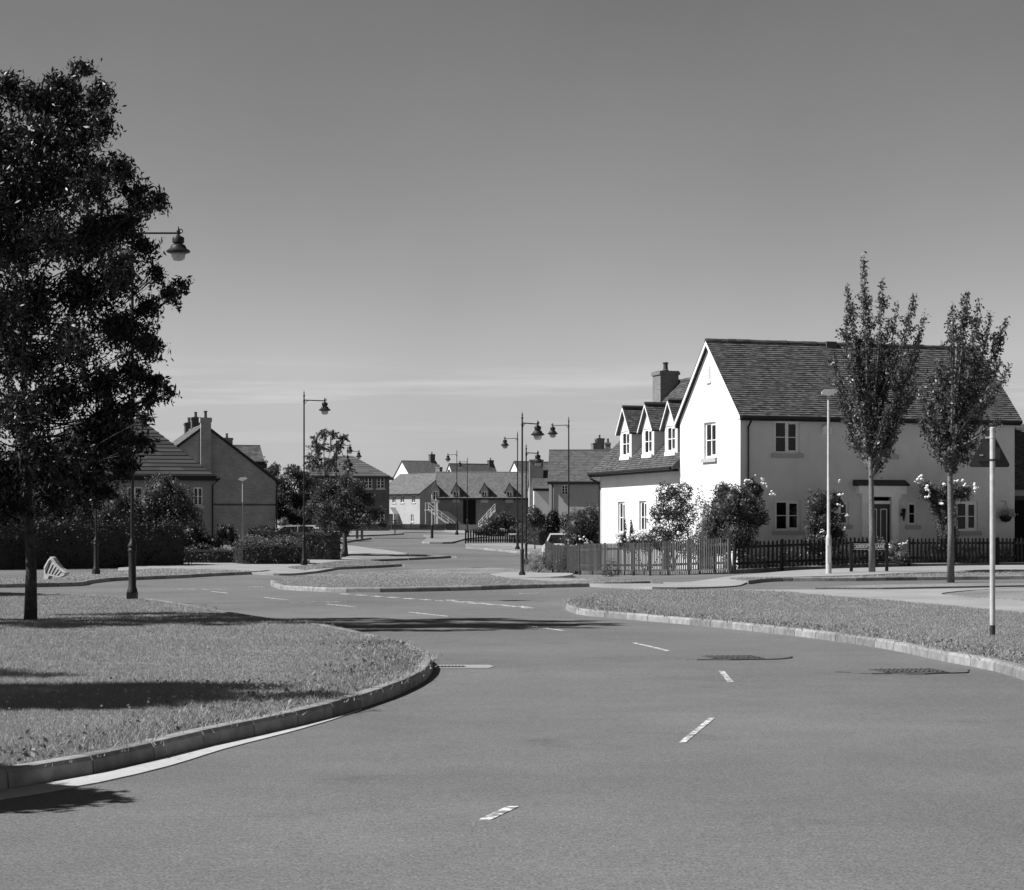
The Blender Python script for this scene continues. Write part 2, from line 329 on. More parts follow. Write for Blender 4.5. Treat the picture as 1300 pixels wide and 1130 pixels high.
def sheet(name, poly, h, mt, cell=2.0, kind='structure'):
    poly = [tuple(p) for p in poly]
    xs = [p[0] for p in poly]; ys = [p[1] for p in poly]
    gx, gy = np.meshgrid(np.arange(min(xs), max(xs), cell), np.arange(min(ys), max(ys), cell)); gx = gx.ravel(); gy = gy.ravel()
    k = inside(poly, gx, gy); gx, gy = gx[k], gy[k]
    if len(gx):
        pa = np.array(poly); ok = np.ones(len(gx), bool)
        for i in range(len(gx)):
            if ((pa[:, 0] - gx[i]) ** 2 + (pa[:, 1] - gy[i]) ** 2).min() < (cell * .35) ** 2: ok[i] = False
        gx, gy = gx[ok], gy[ok]
    vs = [Vector(p) for p in poly] + [Vector((a, b)) for a, b in zip(gx, gy)]
    ov, oe, of, *_ = delaunay_2d_cdt(vs, [], [list(range(len(poly)))], 1, 1e-4)
    if not of: print('EMPTY SHEET', name)
    hf = h if callable(h) else (lambda x, y: h)
    z = TZ([v.x for v in ov], [v.y for v in ov]) + np.array([hf(v.x, v.y) for v in ov])
    me = bpy.data.meshes.new(name); me.from_pydata([(v.x, v.y, float(zz)) for v, zz in zip(ov, z)], [], [tuple(f) for f in of])
    me.materials.append(mt); me.update()
    if len(me.polygons) and sum(p.normal.z for p in me.polygons) < 0: me.flip_normals()
    cnt = {}                                   # a skirt round the edge, so that no sheet floats
    for p in me.polygons:
        vs_ = list(p.vertices)
        for a, b in zip(vs_, vs_[1:] + vs_[:1]): cnt.setdefault((min(a, b), max(a, b)), []).append((a, b))
    V_ = [tuple(v.co) for v in me.vertices]; F_ = [tuple(p.vertices) for p in me.polygons]
    for k_, l_ in cnt.items():
        if len(l_) == 1:
            a, b = l_[0]; n_v = len(V_); V_ += [(V_[a][0], V_[a][1], V_[a][2] - .16), (V_[b][0], V_[b][1], V_[b][2] - .16)]; F_.append((b, a, n_v, n_v + 1))
    me2 = bpy.data.meshes.new(name); me2.from_pydata(V_, [], F_); me2.materials.append(mt); me2.update(); bpy.data.meshes.remove(me); me = me2
    o = bpy.data.objects.new(name, me); C.objects.link(o); tag(o, kind=kind); return o
def offset(line, d):
    out = []; n = len(line)
    for i in range(n):
        a = line[max(i - 1, 0)]; b = line[min(i + 1, n - 1)]; dx, dy = b[0] - a[0], b[1] - a[1]; L = math.hypot(dx, dy) or 1
        out.append((line[i][0] - dy / L * d, line[i][1] + dx / L * d))
    return out
def resample(line, step):
    out = [line[0]]; acc = 0
    for a, b in zip(line, line[1:]):
        L = math.dist(a, b); t = step - acc
        while t <= L: out.append((a[0] + (b[0] - a[0]) * t / L, a[1] + (b[1] - a[1]) * t / L)); t += step
        acc = (acc + L) % step
    return out
def kerb(line, side=1, h=.12, w=.13, seg=.915):
    """line runs along the foot of the kerb; the verge lies on side (+1 left)"""
    pts = resample(line, seg); mb = MB()
    nr = offset(pts, side)
    for i in range(len(pts) - 1):
        a, b = pts[i], pts[i + 1]; na = (nr[i][0] - a[0], nr[i][1] - a[1]); nb = (nr[i + 1][0] - b[0], nr[i + 1][1] - b[1])
        g = .007 if h > .1 else .004; L = math.dist(a, b); 
        if L < .1: continue
        ux, uy = (b[0] - a[0]) / L, (b[1] - a[1]) / L; j = random.uniform(-.003, .003)
        ends = []
        for q, nn, sg in ((a, na, 1), (b, nb, -1)):
            x, y = q[0] + ux * g * sg, q[1] + uy * g * sg; z = tz(x, y)
            prof = [(0, -.1), (.012, h - .03), (.03, h - .004), (.05, h), (w, h), (w, -.1)]
            ends.append([(x + nn[0] * p, y + nn[1] * p, z + q_ + j) for p, q_ in prof])
        n = 6; mb.add(ends[0] + ends[1], [tuple(range(n)), tuple(range(2 * n - 1, n - 1, -1))] + [(k, k + n, (k + 1) % n + n, (k + 1) % n) for k in range(n)])
    o = mb.build('kerb', M['kerb'], rnd=8); tag(o, kind='structure'); return o

# far ground sheet to the horizon, then the asphalt that all verges lie on
def grid_sheet(name, X, Y, h, mt):
    gx, gy = np.meshgrid(X, Y); z = TZ(gx.ravel(), gy.ravel()) + h; nx, ny = len(X), len(Y)
    V = np.stack([gx.ravel(), gy.ravel(), z], 1); i = np.arange(nx * ny).reshape(ny, nx)
    Fc = np.stack([i[:-1, :-1], i[:-1, 1:], i[1:, 1:], i[1:, :-1]], 2).reshape(-1, 4)
    return tag(rawmesh(name, V, Fc, mt), kind='structure')
gX = np.concatenate([[-3000, -1200, -500], np.arange(-200, 201, 8), [500, 1200, 3000]]); gY = np.concatenate([[-400, -100], np.arange(-20, 500, 5), [700, 1500, 4000]])
grid_sheet('ground', gX, gY, -.35, M['ground'])
grid_sheet('road', np.arange(-60, 60.1, 1.5), np.concatenate([np.arange(-12, 120, 1.0), np.arange(120, 330, 2.0)]), 0, M['asphalt'])

def L_(pts, dz=0.0): return [G(px, py, dz) for px, py in pts]
verge_polys = []
def patch(name, front, back, h, mt, kerbs=True, side=1, raw0=(), raw1=(), kh=.12, cell=2., backkerb=False):
    """front: pixels at the kerb foot, left to right; back: pixels along the far edge, right to left"""
    fl = smooth_line(L_(front)); bl = smooth_line(L_(back, kh))
    poly = fl + list(raw1) + bl + list(raw0)
    if kerbs: kerb(list(raw0[-1:]) + fl if raw0 else fl, side, kh)
    if backkerb: kerb(bl, side, kh)
    inner = offset(fl, side * .10) if kerbs else fl
    sheet(name, inner + list(raw1) + bl + list(raw0), h, mt, cell)
    return poly, fl, bl
# near left verge
V1, V1f, V1b = patch('grass_verge', [(-500, 1082), (-200, 1034), (0, 1004), (72, 992), (168, 972), (250, 951), (340, 931), (410, 914), (467, 897), (512, 880), (543, 862), (550, 853), (549, 846), (538, 837), (519, 826)],
      [(487, 808), (448, 799), (388, 789), (343, 784), (290, 776), (240, 767), (168, 758), (100, 754), (0, 752), (-500, 752)], .10, M['soil'], raw0=[(-40, 60), (-40, 6), (-14, 8.6)], cell=1.2, backkerb=True)
# right verge
V2, V2f, V2b = patch('grass_verge', [(719, 768), (721, 776), (745, 782), (791, 786), (860, 792), (911, 797), (996, 806), (1066, 815), (1134, 826), (1194, 839), (1265, 853), (1300, 864), (1400, 905), (1600, 1000)],
      [(2600, 900), (1600, 797), (1300, 777), (1194, 767), (1137, 762), (1066, 757), (981, 750), (875, 748), (814, 748), (760, 752), (728, 760)], .10, M['soil'], raw1=[(20, 12)], cell=1.2)
# grass island with the lamp
DIP = G(885, 741, .05)      # dropped kerb where the side road leaves
V5, V5f, V5b = patch('grass_verge', [(343, 741), (349, 746), (370, 749.5), (400, 751), (448, 752.5), (497, 752), (546, 751), (620, 749), (675, 747), (756, 745), (800, 743.5), (828, 742.5)],
      [(842, 737), (760, 734), (700, 728), (668, 724), (640, 721), (600, 720.5), (546, 722), (472, 725), (398, 728.5), (362, 733)], .10, M['soil'], cell=1.5)
sheet('pavement', smooth_line(L_([(622, 729), (640, 732.5), (663, 735), (700, 737), (756, 740), (828, 743)], .115)) + smooth_line(L_([(860, 742), (925, 739.5), (950, 735), (975, 732), (1045, 731), (1158, 727), (1300, 724), (1500, 722)], .13)) + smooth_line(L_([(1500, 716), (1300, 717), (1158, 719), (1050, 722), (945, 729), (840, 735), (760, 734), (700, 727), (650, 726)], .13)), lambda x, y: .125 - .11 * math.exp(-(((x - DIP[0]) / 2.6) ** 2) - ((y - DIP[1]) / 4.0) ** 2), M['paving'], 1.0)
V4, V4f, V4b = patch('grass_verge', [(930, 739.3), (967, 738.5), (1060, 738), (1158, 737), (1300, 735.5), (1500, 734)], [(1500, 723), (1300, 725), (1158, 728), (1045, 732), (985, 733), (950, 736)], .10, M['soil'], cell=1.5)
sheet('grass_verge', smooth_line(L_([(1035, 746.5), (1120, 746.5), (1215, 745), (1300, 743.5), (1500, 741)], .03)) + smooth_line(L_([(1500, 738.5), (1300, 739.5), (1158, 741), (1060, 743)], .05)), .04, M['soil'], 1.5)
sheet('pavement', smooth_line(L_([(930, 748), (981, 750), (1066, 757), (1137, 762), (1194, 767), (1300, 777), (1600, 797)], .03)) + smooth_line(L_([(1600, 775), (1300, 764), (1215, 757), (1205, 754), (1300, 747), (1500, 743), (1300, 744.5), (1120, 748), (1000, 748)], .03)[:1] + L_([(1600, 772), (1300, 761.5), (1205, 755.5), (1195, 753), (1215, 750), (1300, 744.8), (1215, 746.3), (1120, 747.6), (1000, 747.8)], .03)), .02, M['paving'], 1.5)
sheet('grass_verge', smooth_line(L_([(1200, 754), (1230, 757), (1300, 761), (1600, 772)], .05)) + smooth_line(L_([(1600, 738), (1300, 746), (1240, 749)], .05)), .045, M['soil'], 1.5)
# far left side: verges and pavements beyond the left-hand road
V6, V6f, V6b = patch('grass_verge', [(-500, 752), (-200, 748), (18, 746), (77, 745), (120, 740.5), (150, 737.5), (174, 736.5), (221, 734.5), (283, 731), (330, 728.5), (347, 727)], [(330, 725), (283, 723), (226, 721.5), (150, 724), (0, 733), (-300, 738)], .10, M['soil'])
sheet('pavement', smooth_line(L_([(150, 727), (226, 723), (283, 724), (314, 725.5), (347, 727), (400, 724.5)], .11)) + smooth_line(L_([(450, 716), (470, 711), (434, 707), (400, 709), (300, 711), (200, 716), (150, 720)], .11)), .085, M['paving'])
V7, V7f, V7b = patch('grass_verge', [(400, 724.5), (430, 723.2), (453, 722.2), (490, 720.5), (512, 719)], [(514, 716.5), (489, 713), (463, 711), (434, 712), (398, 716.5), (366, 720), (385, 723)], .10, M['soil'])
patch('grass_verge', [(519, 711.3), (540, 710.3), (560, 709.3), (578, 708)], [(580, 706), (560, 704.5), (520, 703), (470, 703.5), (440, 706), (470, 710)], .10, M['soil'])
sheet('pavement', smooth_line(L_([(436, 704), (470, 702), (505, 702.8), (519, 702)], .11)) + smooth_line(L_([(505, 700), (480, 696.5), (440, 692), (432, 694)], .11)), .085, M['paving'])
patch('grass_verge', [(440, 689.5), (455, 687), (473, 684.5)], [(474, 682.5), (455, 681.5), (425, 683), (420, 690)], .10, M['soil'])
patch('grass_verge', [(425, 682), (470, 680.8), (500, 679.5), (514, 678.5)], [(514, 677), (480, 675.3), (425, 675.5)], .10, M['soil'])
sheet('pavement', smooth_line(L_([(380, 675.3), (480, 674.8), (560, 674.6), (600, 676)], .11)) + smooth_line(L_([(606, 674.4), (560, 672.8), (480, 672.6), (380, 672.8)], .11)), .085, M['paving'])
patch('grass_verge', [(536, 688.5), (545, 690.2), (563, 690.4), (580, 689)], [(588, 684), (590, 679), (560, 678.5), (545, 681.5), (537, 686)], .10, M['soil'])
patch('grass_verge', [(591, 696.3), (620, 698.8), (658, 702.5), (690, 705), (715, 707)], [(740, 697), (715, 694), (690, 690.5), (650, 689), (600, 689), (592, 692)], .10, M['soil'])
sheet('pavement', L_([(596, 692.5), (650, 693.5), (715, 697), (735, 697), (715, 693), (650, 690.8), (600, 690.5)], .12), .115, M['paving'])
# dished concrete channel along the near kerb
ch = [p for p in V1f]
# up to the pixel (467,897)
e = G(460, 899); k_ = min(range(len(ch)), key=lambda i: math.dist(ch[i], e)); ch = ch[:k_ + 1]
a_ = offset(ch, -.03); b_ = [(p[0], p[1]) for p in offset(ch, -.30)]
tap = len(b_)
b_ = [offset([ch[i - 1] if i else ch[0], ch[i], ch[min(i + 1, tap - 1)]], -(.03 + .27 * min(1, (tap - 1 - i) / 14)))[1] for i in range(tap)]
sheet('road_channel', a_ + b_[::-1], .008, M['channel'], .5)
# road paint
def mark(pts, w, h=.004):
    line = [G(*p) for p in pts]
    a = offset(line, w / 2); b = offset(line, -w / 2)
    return sheet('road_marking', a + b[::-1], h, M['paint'], 9)
for pts in ([(805, 816), (849, 826.5)], [(668, 794), (717, 801)], [(521, 777.3), (569, 782.5)], [(416, 767), (451, 770.5)], [(336, 758.5), (364, 761.5)], [(268, 750.8), (290, 753.2)], [(916, 852), (928, 866.5)]): mark(pts, .06)
mark([(904, 912), (866, 943)], .05); mark([(652, 1024), (616, 1041)], .065)
for i in range(12):   # junction dashes in front of the island
    t = i / 12; x = 433 + 245 * t; y = 753.8 + 17.5 * t; mark([(x, y), (x + 12, y + .9)], .16)
for i in range(6): x = 570 + 19 * i; y = 761.8 + 1.9 * i; mark([(x, y), (x + 11, y + .9)], .15)
mark([(366, 765.5), (400, 764.3), (440, 764.2)], .1); mark([(660, 753.6), (700, 752.8)], .1); mark([(225, 748), (288, 748.2)], .09); mark([(315, 745), (335, 745.2)], .09)
q = G(588, 846.5)
sheet('concrete_patch', [(q[0] - .33, q[1] - .32), (q[0] + .30, q[1] - .34), (q[0] + .36, q[1] - .02), (q[0] + .30, q[1] + .28), (q[0] - .36, q[1] + .30)], .006, M['paving'], 5)
# ------------------------------------------------------------------ covers
def cover(px, py, w, label, d=.6):
    x, y = G(px, py); r = thing('manhole_cover', label, 'manhole cover', (x, y, tz(x, y) + .014), R(8), 'iron covers set in the road')
    mb = MB(); mb.box(-w / 2, w / 2, -d / 2, d / 2, -.03, .006)
    for i in range(9):
        for j in range(8):
            a = -w / 2 + .06 + i * (w - .12) / 8; b = -d / 2 + .06 + j * (d - .12) / 7
            mb.box(a - .017, a + .017, b - .017, b + .017, .006, .014, rot=.78 if (i + j) % 2 else 0)
    mb.build('cover_plate', M['iron'], r)
    pts_ = [((w / 2 + .42) * math.cos(t) * random.uniform(.82, 1.15), (d / 2 + .10) * math.sin(t) * random.uniform(.85, 1.12)) for t in np.linspace(0, 2 * math.pi, 26)[:-1]]
    s_ = MB(); s_.prism([(a, b, 0.0) for a, b in pts_], (0, 0, -.02)); s_.build('tar_surround', M['tar'], r)
    return r
cover(930, 836, .66, 'iron manhole cover with dark tar surround nearer the centre line')
cover(1153, 853.5, .74, 'iron manhole cover with dark tar surround near the right-hand kerb')
gx, gy = G(572, 847)
r = thing('drain_grate', 'slotted iron drain grate in pale concrete beside the near kerb tip', 'drain', (gx, gy, tz(gx, gy) + .006))
mb = MB(); mb.box(-.17, .17, -.09, .09, -.03, .003)
for i in range(8): mb.box(-.14 + i * .04 - .009, -.14 + i * .04 + .009, -.07, .07, .003, .01)
mb.build('grate', M['iron'], r)

# ------------------------------------------------------------------ foliage helpers
def leaves(name, pts, size, mt, parent=None, elong=.4, droop=0., jit=.35, nrm=None, rnd_bias=None, org=(0, 0, 0)):
    pts = np.asarray(pts, float); n = len(pts)
    d = rng.normal(size=(n, 3)); d[:, 2] -= droop * 1.5; d /= np.linalg.norm(d, axis=1)[:, None]
    e = rng.normal(size=(n, 3)); e -= (e * d).sum(1)[:, None] * d; e /= np.linalg.norm(e, axis=1)[:, None]
    s = size * rng.uniform(1 - jit, 1 + jit, n)[:, None]
    up = np.cross(d, e)
    a = pts - d * s * .5; b = pts + e * s * elong * .5 + up * s * .06; c = pts + d * s * .5; f = pts - e * s * elong * .5 + up * s * .06
    V = np.stack([a, b, c, f], 1).reshape(-1, 3) - np.array(org); Fc = np.arange(4 * n).reshape(n, 4)
    return rawmesh(name, V, Fc, mt, parent, rng.random(n))
def blob(c, r, n, shell=.55, lump=.25):
    """points through an uneven ellipsoid, denser towards its skin"""
    c = np.array(c, float); r = np.array(r if hasattr(r, '__len__') else (r, r, r), float)
    u = rng.normal(size=(n, 3)); u /= np.linalg.norm(u, axis=1)[:, None]
    k = rng.uniform(shell, 1, n) + lump * (np.sin(u[:, 0] * 5 + c[0]) * np.sin(u[:, 1] * 6 + c[1]) * np.cos(u[:, 2] * 5 + c[2]))
    return c + u * r * k[:, None]
def core(mb, c, r, k=.72):
    r = r if hasattr(r, '__len__') else (r, r, r)
    b = len(mb.v); mb.ball(c, 1, 6, 0, [q * k for q in r])
    for i in range(b, len(mb.v)):
        v = mb.v[i]; q = 1 + .12 * math.sin(v[0] * 7 + v[2] * 5); mb.v[i] = (c[0] + (v[0] - c[0]) * q, c[1] + (v[1] - c[1]) * q, c[2] + (v[2] - c[2]) * q)
def bush(label, blobs, dens, size, mt, name='bush', cat='bush', group=None, flowers=None, base=None, cores=True, elong=.45, droop=0, stemmat=None, fl_size=.09):
    """blobs: [(x,y,z,rx,ry,rz)] in metres; dens: leaves per m2 of skin"""
    bx, by = (base if base else (blobs[0][0], blobs[0][1])); bz = tz(bx, by)
    r = thing(name, label, cat, (bx, by, bz), 0, group); o3 = (bx, by, bz); pts = []; cm = MB()
    for x, y, z, rx, ry, rz in blobs:
        n = int(dens * 4 * math.pi * ((rx * ry + rx * rz + ry * rz) / 3)); pts.append(blob((x, y, z), (rx, ry, rz), max(n, 12), .6, .22))
        if cores: core(cm, (x - bx, y - by, z - bz), (rx, ry, rz), .68)
    pts = np.concatenate(pts); pts = pts[pts[:, 2] > bz - .05]
    f = leaves('foliage', pts, size, mt, r, elong=elong, droop=droop, org=o3)
    if cores: cm.build('inner_foliage', mt, r, smooth=True)
    st = MB()
    for x, y, z, rx, ry, rz in blobs[:8]:
        st.tube([(0, 0, -.05), ((x - bx) * .5 + .02, (y - by) * .5, (z - bz) * .5), (x - bx, y - by, z - bz)], [.018, .012, .005], 5)
    st.build('stem', M['bark'], r, smooth=True)
    if flowers:
        for (x, y, z) in flowers:
            g = MB()
            for k in range(random.randint(3, 6)):
                cc = (x - bx + random.gauss(0, fl_size * .8), y - by + random.gauss(0, fl_size * .6), z - bz + random.gauss(0, fl_size * .7)); q = fl_size * random.uniform(.5, 1)
                for t in range(3): g.ball((cc[0] + random.gauss(0, q * .25), cc[1] + random.gauss(0, q * .25), cc[2] + random.gauss(0, q * .2)), q * .55, 4, 0, (1, 1, .8))
            g.build('rose_bloom' if 'rose' in name else 'flower', M['rose'], r, smooth=True)
    return r
def hedge(label, line, width, h, dens, size, mt, group=None, lumps=.09, name='hedge', top_extra=0, mt_top=None):
    """line: xy points along the middle"""
    bx, by = line[0]; bz = tz(bx, by); r = thing(name, label, 'hedge', (bx, by, bz), 0, group); pts = []; cm = MB(); hw = width / 2
    for (ax, ay), (cx, cy) in zip(line, line[1:]):
        L = math.hypot(cx - ax, cy - ay); ux, uy = (cx - ax) / L, (cy - ay) / L
        n = int(dens * L * (2 * h + width) * 1.1)
        t = rng.uniform(-.0, L, n); face = rng.random(n); w = np.where(face < .42, -hw, np.where(face < .84 - .1, hw, rng.uniform(-hw, hw, n))); isTop = face >= .74
        zz = np.where(isTop, h, rng.uniform(0, h, n)); wob = lumps * (np.sin(t * 2.3) + np.sin(t * 5.1 + zz * 3) + rng.normal(size=n) * .6)
        w = w + np.sign(w) * wob * (~isTop); zz = zz + wob * isTop - np.where(isTop, np.abs(w) / hw * .06 * h, 0) + top_extra * isTop * rng.random(n)
        x = ax + ux * t - uy * w; y = ay + uy * t + ux * w; z = TZ(x, y) + zz; pts.append(np.stack([x, y, z], 1))
        for e_, q in ((-.5, 0),):
            wall = [(ax - bx, ay - by), (cx - bx, cy - by)]
        g0 = tz(ax, ay) - bz; g1 = tz(cx, cy) - bz; k = hw * .76
        vs = []
        for (qx, qy, g) in ((ax - bx, ay - by, g0), (cx - bx, cy - by, g1)):
            for w_, z_ in ((-k, -.1), (k, -.1), (k, h * .80), (k * .6, h * .9), (-k * .6, h * .9), (-k, h * .80)): vs.append((qx - uy * w_, qy + ux * w_, g + z_))
        cm.add(vs, [(0, 1, 2, 3, 4, 5), (11, 10, 9, 8, 7, 6)] + [(i, i + 6, (i + 1) % 6 + 6, (i + 1) % 6) for i in range(6)])
        # leafy ends
        for ex, ey in ((ax, ay), (cx, cy)):
            m = int(dens * width * h); ww = rng.uniform(-hw, hw, m); z2 = rng.uniform(0, h, m); pts.append(np.stack([ex - uy * ww + rng.normal(size=m) * .05, ey + ux * ww + rng.normal(size=m) * .05, TZ(np.full(m, ex), np.full(m, ey)) + z2], 1))
    leaves('foliage', np.concatenate(pts), size, mt, r, elong=.5, org=(bx, by, bz)); cm.build('inner_foliage', mt, r)
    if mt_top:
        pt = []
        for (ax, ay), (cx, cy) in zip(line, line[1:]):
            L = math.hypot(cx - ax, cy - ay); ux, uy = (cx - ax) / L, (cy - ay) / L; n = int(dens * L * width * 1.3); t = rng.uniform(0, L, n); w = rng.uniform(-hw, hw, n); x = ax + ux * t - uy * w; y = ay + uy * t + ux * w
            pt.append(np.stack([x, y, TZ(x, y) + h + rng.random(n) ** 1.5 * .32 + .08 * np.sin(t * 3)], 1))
        leaves('pale_top_leaves', np.concatenate(pt), size, mt_top, r, elong=.25, org=(bx, by, bz))  # layer of paler leaves over the hedge top
    return r
def sprayblob(c, r, n):
    """leaves strung on drooping twigs that leave a clump in all directions"""
    c = np.array(c, float); nt = max(6, int(n / 16)); d = rng.normal(size=(nt, 3)); d /= np.linalg.norm(d, axis=1)[:, None]
    L = r * rng.uniform(.6, 1.45, nt)[:, None]; i = rng.integers(0, nt, n); t = rng.random(n)[:, None] ** .7
    p = c + d[i] * L[i] * t; p[:, 2] -= (t[:, 0] ** 2) * .28 * L[i][:, 0]
    return p + rng.normal(size=(n, 3)) * .045
def tree(label, base, clumps, dens, size, leaf, bark, trunk_r, fork_z, name='tree', group=None, elong=.4, droop=0, lean=(0, 0), shell=.35, trunk_n=10, limb_r=.035, top=None, cat='tree', spray=False, rise=(.45, .7)):
    """clumps: [(x,y,z,r)] world; limbs run from the trunk to each clump"""
    bx, by, bz = base; r = thing(name, label, cat, base, 0, group); o3 = base
    zt = top if top else max(c[2] for c in clumps) * .8
    def axis(z):
        t = (z - bz) / (zt - bz); return Vector((lean[0] * t, lean[1] * t, z - bz))
    mb = MB(); zs = np.linspace(bz - .1, zt, 10)
    mb.tube([axis(z) + Vector((math.sin(z * 1.3) * .04, math.cos(z * 1.7) * .04, 0)) for z in zs], [trunk_r * (1.35 if i == 0 else 1.05 if i == 1 else 1 - .85 * i / 9) for i in range(10)], trunk_n)
    pts = []
    for (x, y, z, q) in clumps:
        z0 = max(fork_z, bz + (z - bz) * random.uniform(*rise)); z0 = min(z0, zt * .95); a = axis(z0); e = Vector((x - bx, y - by, z - bz)); m_ = a.lerp(e, .5) + Vector((0, 0, -.1 * (e - a).length + random.uniform(-.1, .15)))
        mb.tube([a, a.lerp(m_, .5) + Vector((random.uniform(-.05, .05), 0, -.04)), m_, e], [limb_r, limb_r * .8, limb_r * .55, limb_r * .25], 5)
        for _ in range(4):
            v = Vector((random.gauss(0, 1), random.gauss(0, 1), random.gauss(0, .7))).normalized() * q * .8
            mb.tube([m_.lerp(e, .5), e + v * .5, e + v], [limb_r * .3, limb_r * .22, limb_r * .1], 4)
        n = int(dens * 12.6 * q * q); pts.append(sprayblob((x, y, z), q, n) if spray else blob((x, y, z), (q, q, q * .85), n, shell, .3))
    mb.build('trunk', bark, r, smooth=True)
    leaves('crown', np.concatenate(pts), size, leaf, r, elong=elong, droop=droop, org=o3)
    return r
def sprays(label, base, forks, tips, s, leaf, bark, trunk_r, name='tree', group=None, dens=60, rad=.16, size=.1):
    """upswept tree: curved branches from the trunk to tips, leaves strung along each"""
    bx, by, bz = base; r = thing(name, label, 'tree', base, 0, group); mb = MB()
    top = P(forks[1][0], forks[1][1], s); ft = P(forks[0][0], forks[0][1], s)
    tr = [Vector((0, 0, -.1)), (ft - Vector(base)) * .5 + Vector((.015, 0, 0)), Vector((ft.x - bx, ft.y - by, ft.z - bz)), Vector((top.x - bx, top.y - by, top.z - bz))]
    mb.tube(tr, [trunk_r * 1.25, trunk_r, trunk_r * .85, trunk_r * .25], 10); pts = []
    f0 = tr[2]; f1 = tr[3]
    for (px, py) in tips:
        dy = random.uniform(-1.1, 1.1); e = P(px, py, s); e = Vector((e.x - bx, e.y - by + dy, e.z - bz))
        q = random.uniform(0, .5) * min(1, max(0, (e.z - f0.z) / (f1.z - f0.z + 1e-6)) + .15); st = f0.lerp(f1, q)
        side = Vector((e.x - st.x, e.y - st.y, 0)); mid = st + side * .62 + Vector((0, 0, (e.z - st.z) * .42)); pl = []
        for i in range(9):
            t = i / 8; pl.append(st * (1 - t) ** 2 + mid * 2 * t * (1 - t) + e * t * t)
        L = (e - st).length; mb.tube(pl, [trunk_r * .42 * (1 - t / 8.6) + .004 for t in range(9)], 5)
        n = int(dens * L); t = rng.beta(1.3, 1.0, n); A = np.array([tuple(p) for p in pl]); ip = np.stack([np.interp(t, np.linspace(0, 1, 9), A[:, k]) for k in range(3)], 1)
        rr = rad * (1.15 - .55 * t)[:, None] * np.clip(.35 + 1.6 * t, 0, 1)[:, None]; ip += rng.normal(size=(n, 3)) * rr * np.array([.7, .7, .9]); pts.append(ip)
        for _ in range(int(L * 2.2)):       # short side twigs
            t = random.uniform(.15, .9); p0 = Vector([float(np.interp(t, np.linspace(0, 1, 9), A[:, k])) for k in range(3)]); v = Vector((random.gauss(0, 1), random.gauss(0, 1), 1.1)).normalized() * random.uniform(.25, .6) * (1.2 - t * .6)
            mb.tube([p0, p0 + v], [.007, .003], 4); m = int(dens * .32); tt = rng.random(m); pts.append(np.array(tuple(p0)) + np.outer(tt, np.array(tuple(v))) + rng.normal(size=(m, 3)) * .055)
    mb.build('trunk', bark, r, smooth=True); leaves('crown', np.concatenate(pts), size, leaf, r, elong=.5, droop=.3); return r

# ------------------------------------------------------------------ houses
def tiles(mb, o, u, v, lu, lv, tw=.17, th=.11, mi=0, lift=.014, ragged=.004):
    """courses of small tiles on a slope: o lower left, u along the eaves, v up the slope"""
    o = Vector(o); u = Vector(u).normalized(); v = Vector(v).normalized(); n = u.cross(v).normalized()
    nc = max(1, round(lv / th)); th = lv / nc; nt = max(1, round(lu / tw)); tw = lu / nt
    for i in range(nc):
        for j in range(-1 if i % 2 else 0, nt):
            a = j + (.5 if i % 2 else 0); a0 = max(a, 0) * tw; a1 = min(a + 1, nt) * tw
            if a1 - a0 < .01: continue
            r0 = lift + random.uniform(-ragged, ragged); r1 = random.uniform(0, .003); d = random.uniform(-ragged, ragged)
            p = [o + u * (a0 + .002) + v * (i * th + d) + n * r0, o + u * (a1 - .002) + v * (i * th + d) + n * (r0 + random.uniform(-.003, .003)), o + u * a1 + v * (i + 1.08) * th + n * r1, o + u * a0 + v * (i + 1.08) * th + n * r1]
            b0 = p[0] - n * (lift + .006); b1 = p[1] - n * (lift + .006)
            mb.add(p + [b0, b1], [(0, 1, 2, 3), (4, 5, 1, 0)], mi)
def wallpanel(mb, o, r, w, h, holes, nrm, mi=0, reveal=.1, mr=None):
    """vertical wall, o = lower left seen from outside, r = right-hand direction, holes (x0,x1,z0,z1)"""
    o = Vector(o); r = Vector(r); nrm = Vector(nrm); z = Vector((0, 0, 1))
    xs = sorted({0, w} | {q for hh in holes for q in hh[:2]}); zs = sorted({0, h} | {q for hh in holes for q in hh[2:]})
    for a, b in zip(xs, xs[1:]):
        for c, d in zip(zs, zs[1:]):
            if any(hh[0] - 1e-6 <= a and b <= hh[1] + 1e-6 and hh[2] - 1e-6 <= c and d <= hh[3] + 1e-6 for hh in holes): continue
            mb.add([o + r * a + z * c, o + r * b + z * c, o + r * b + z * d, o + r * a + z * d], [(0, 1, 2, 3)], mi)
    for x0, x1, z0, z1 in holes:
        c = [o + r * x + z * q for x, q in ((x0, z0), (x1, z0), (x1, z1), (x0, z1))]; d = [p - nrm * reveal for p in c]
        for i in range(4): mb.add([c[i], c[(i + 1) % 4], d[(i + 1) % 4], d[i]], [(0, 1, 2, 3)] if True else [], mi)
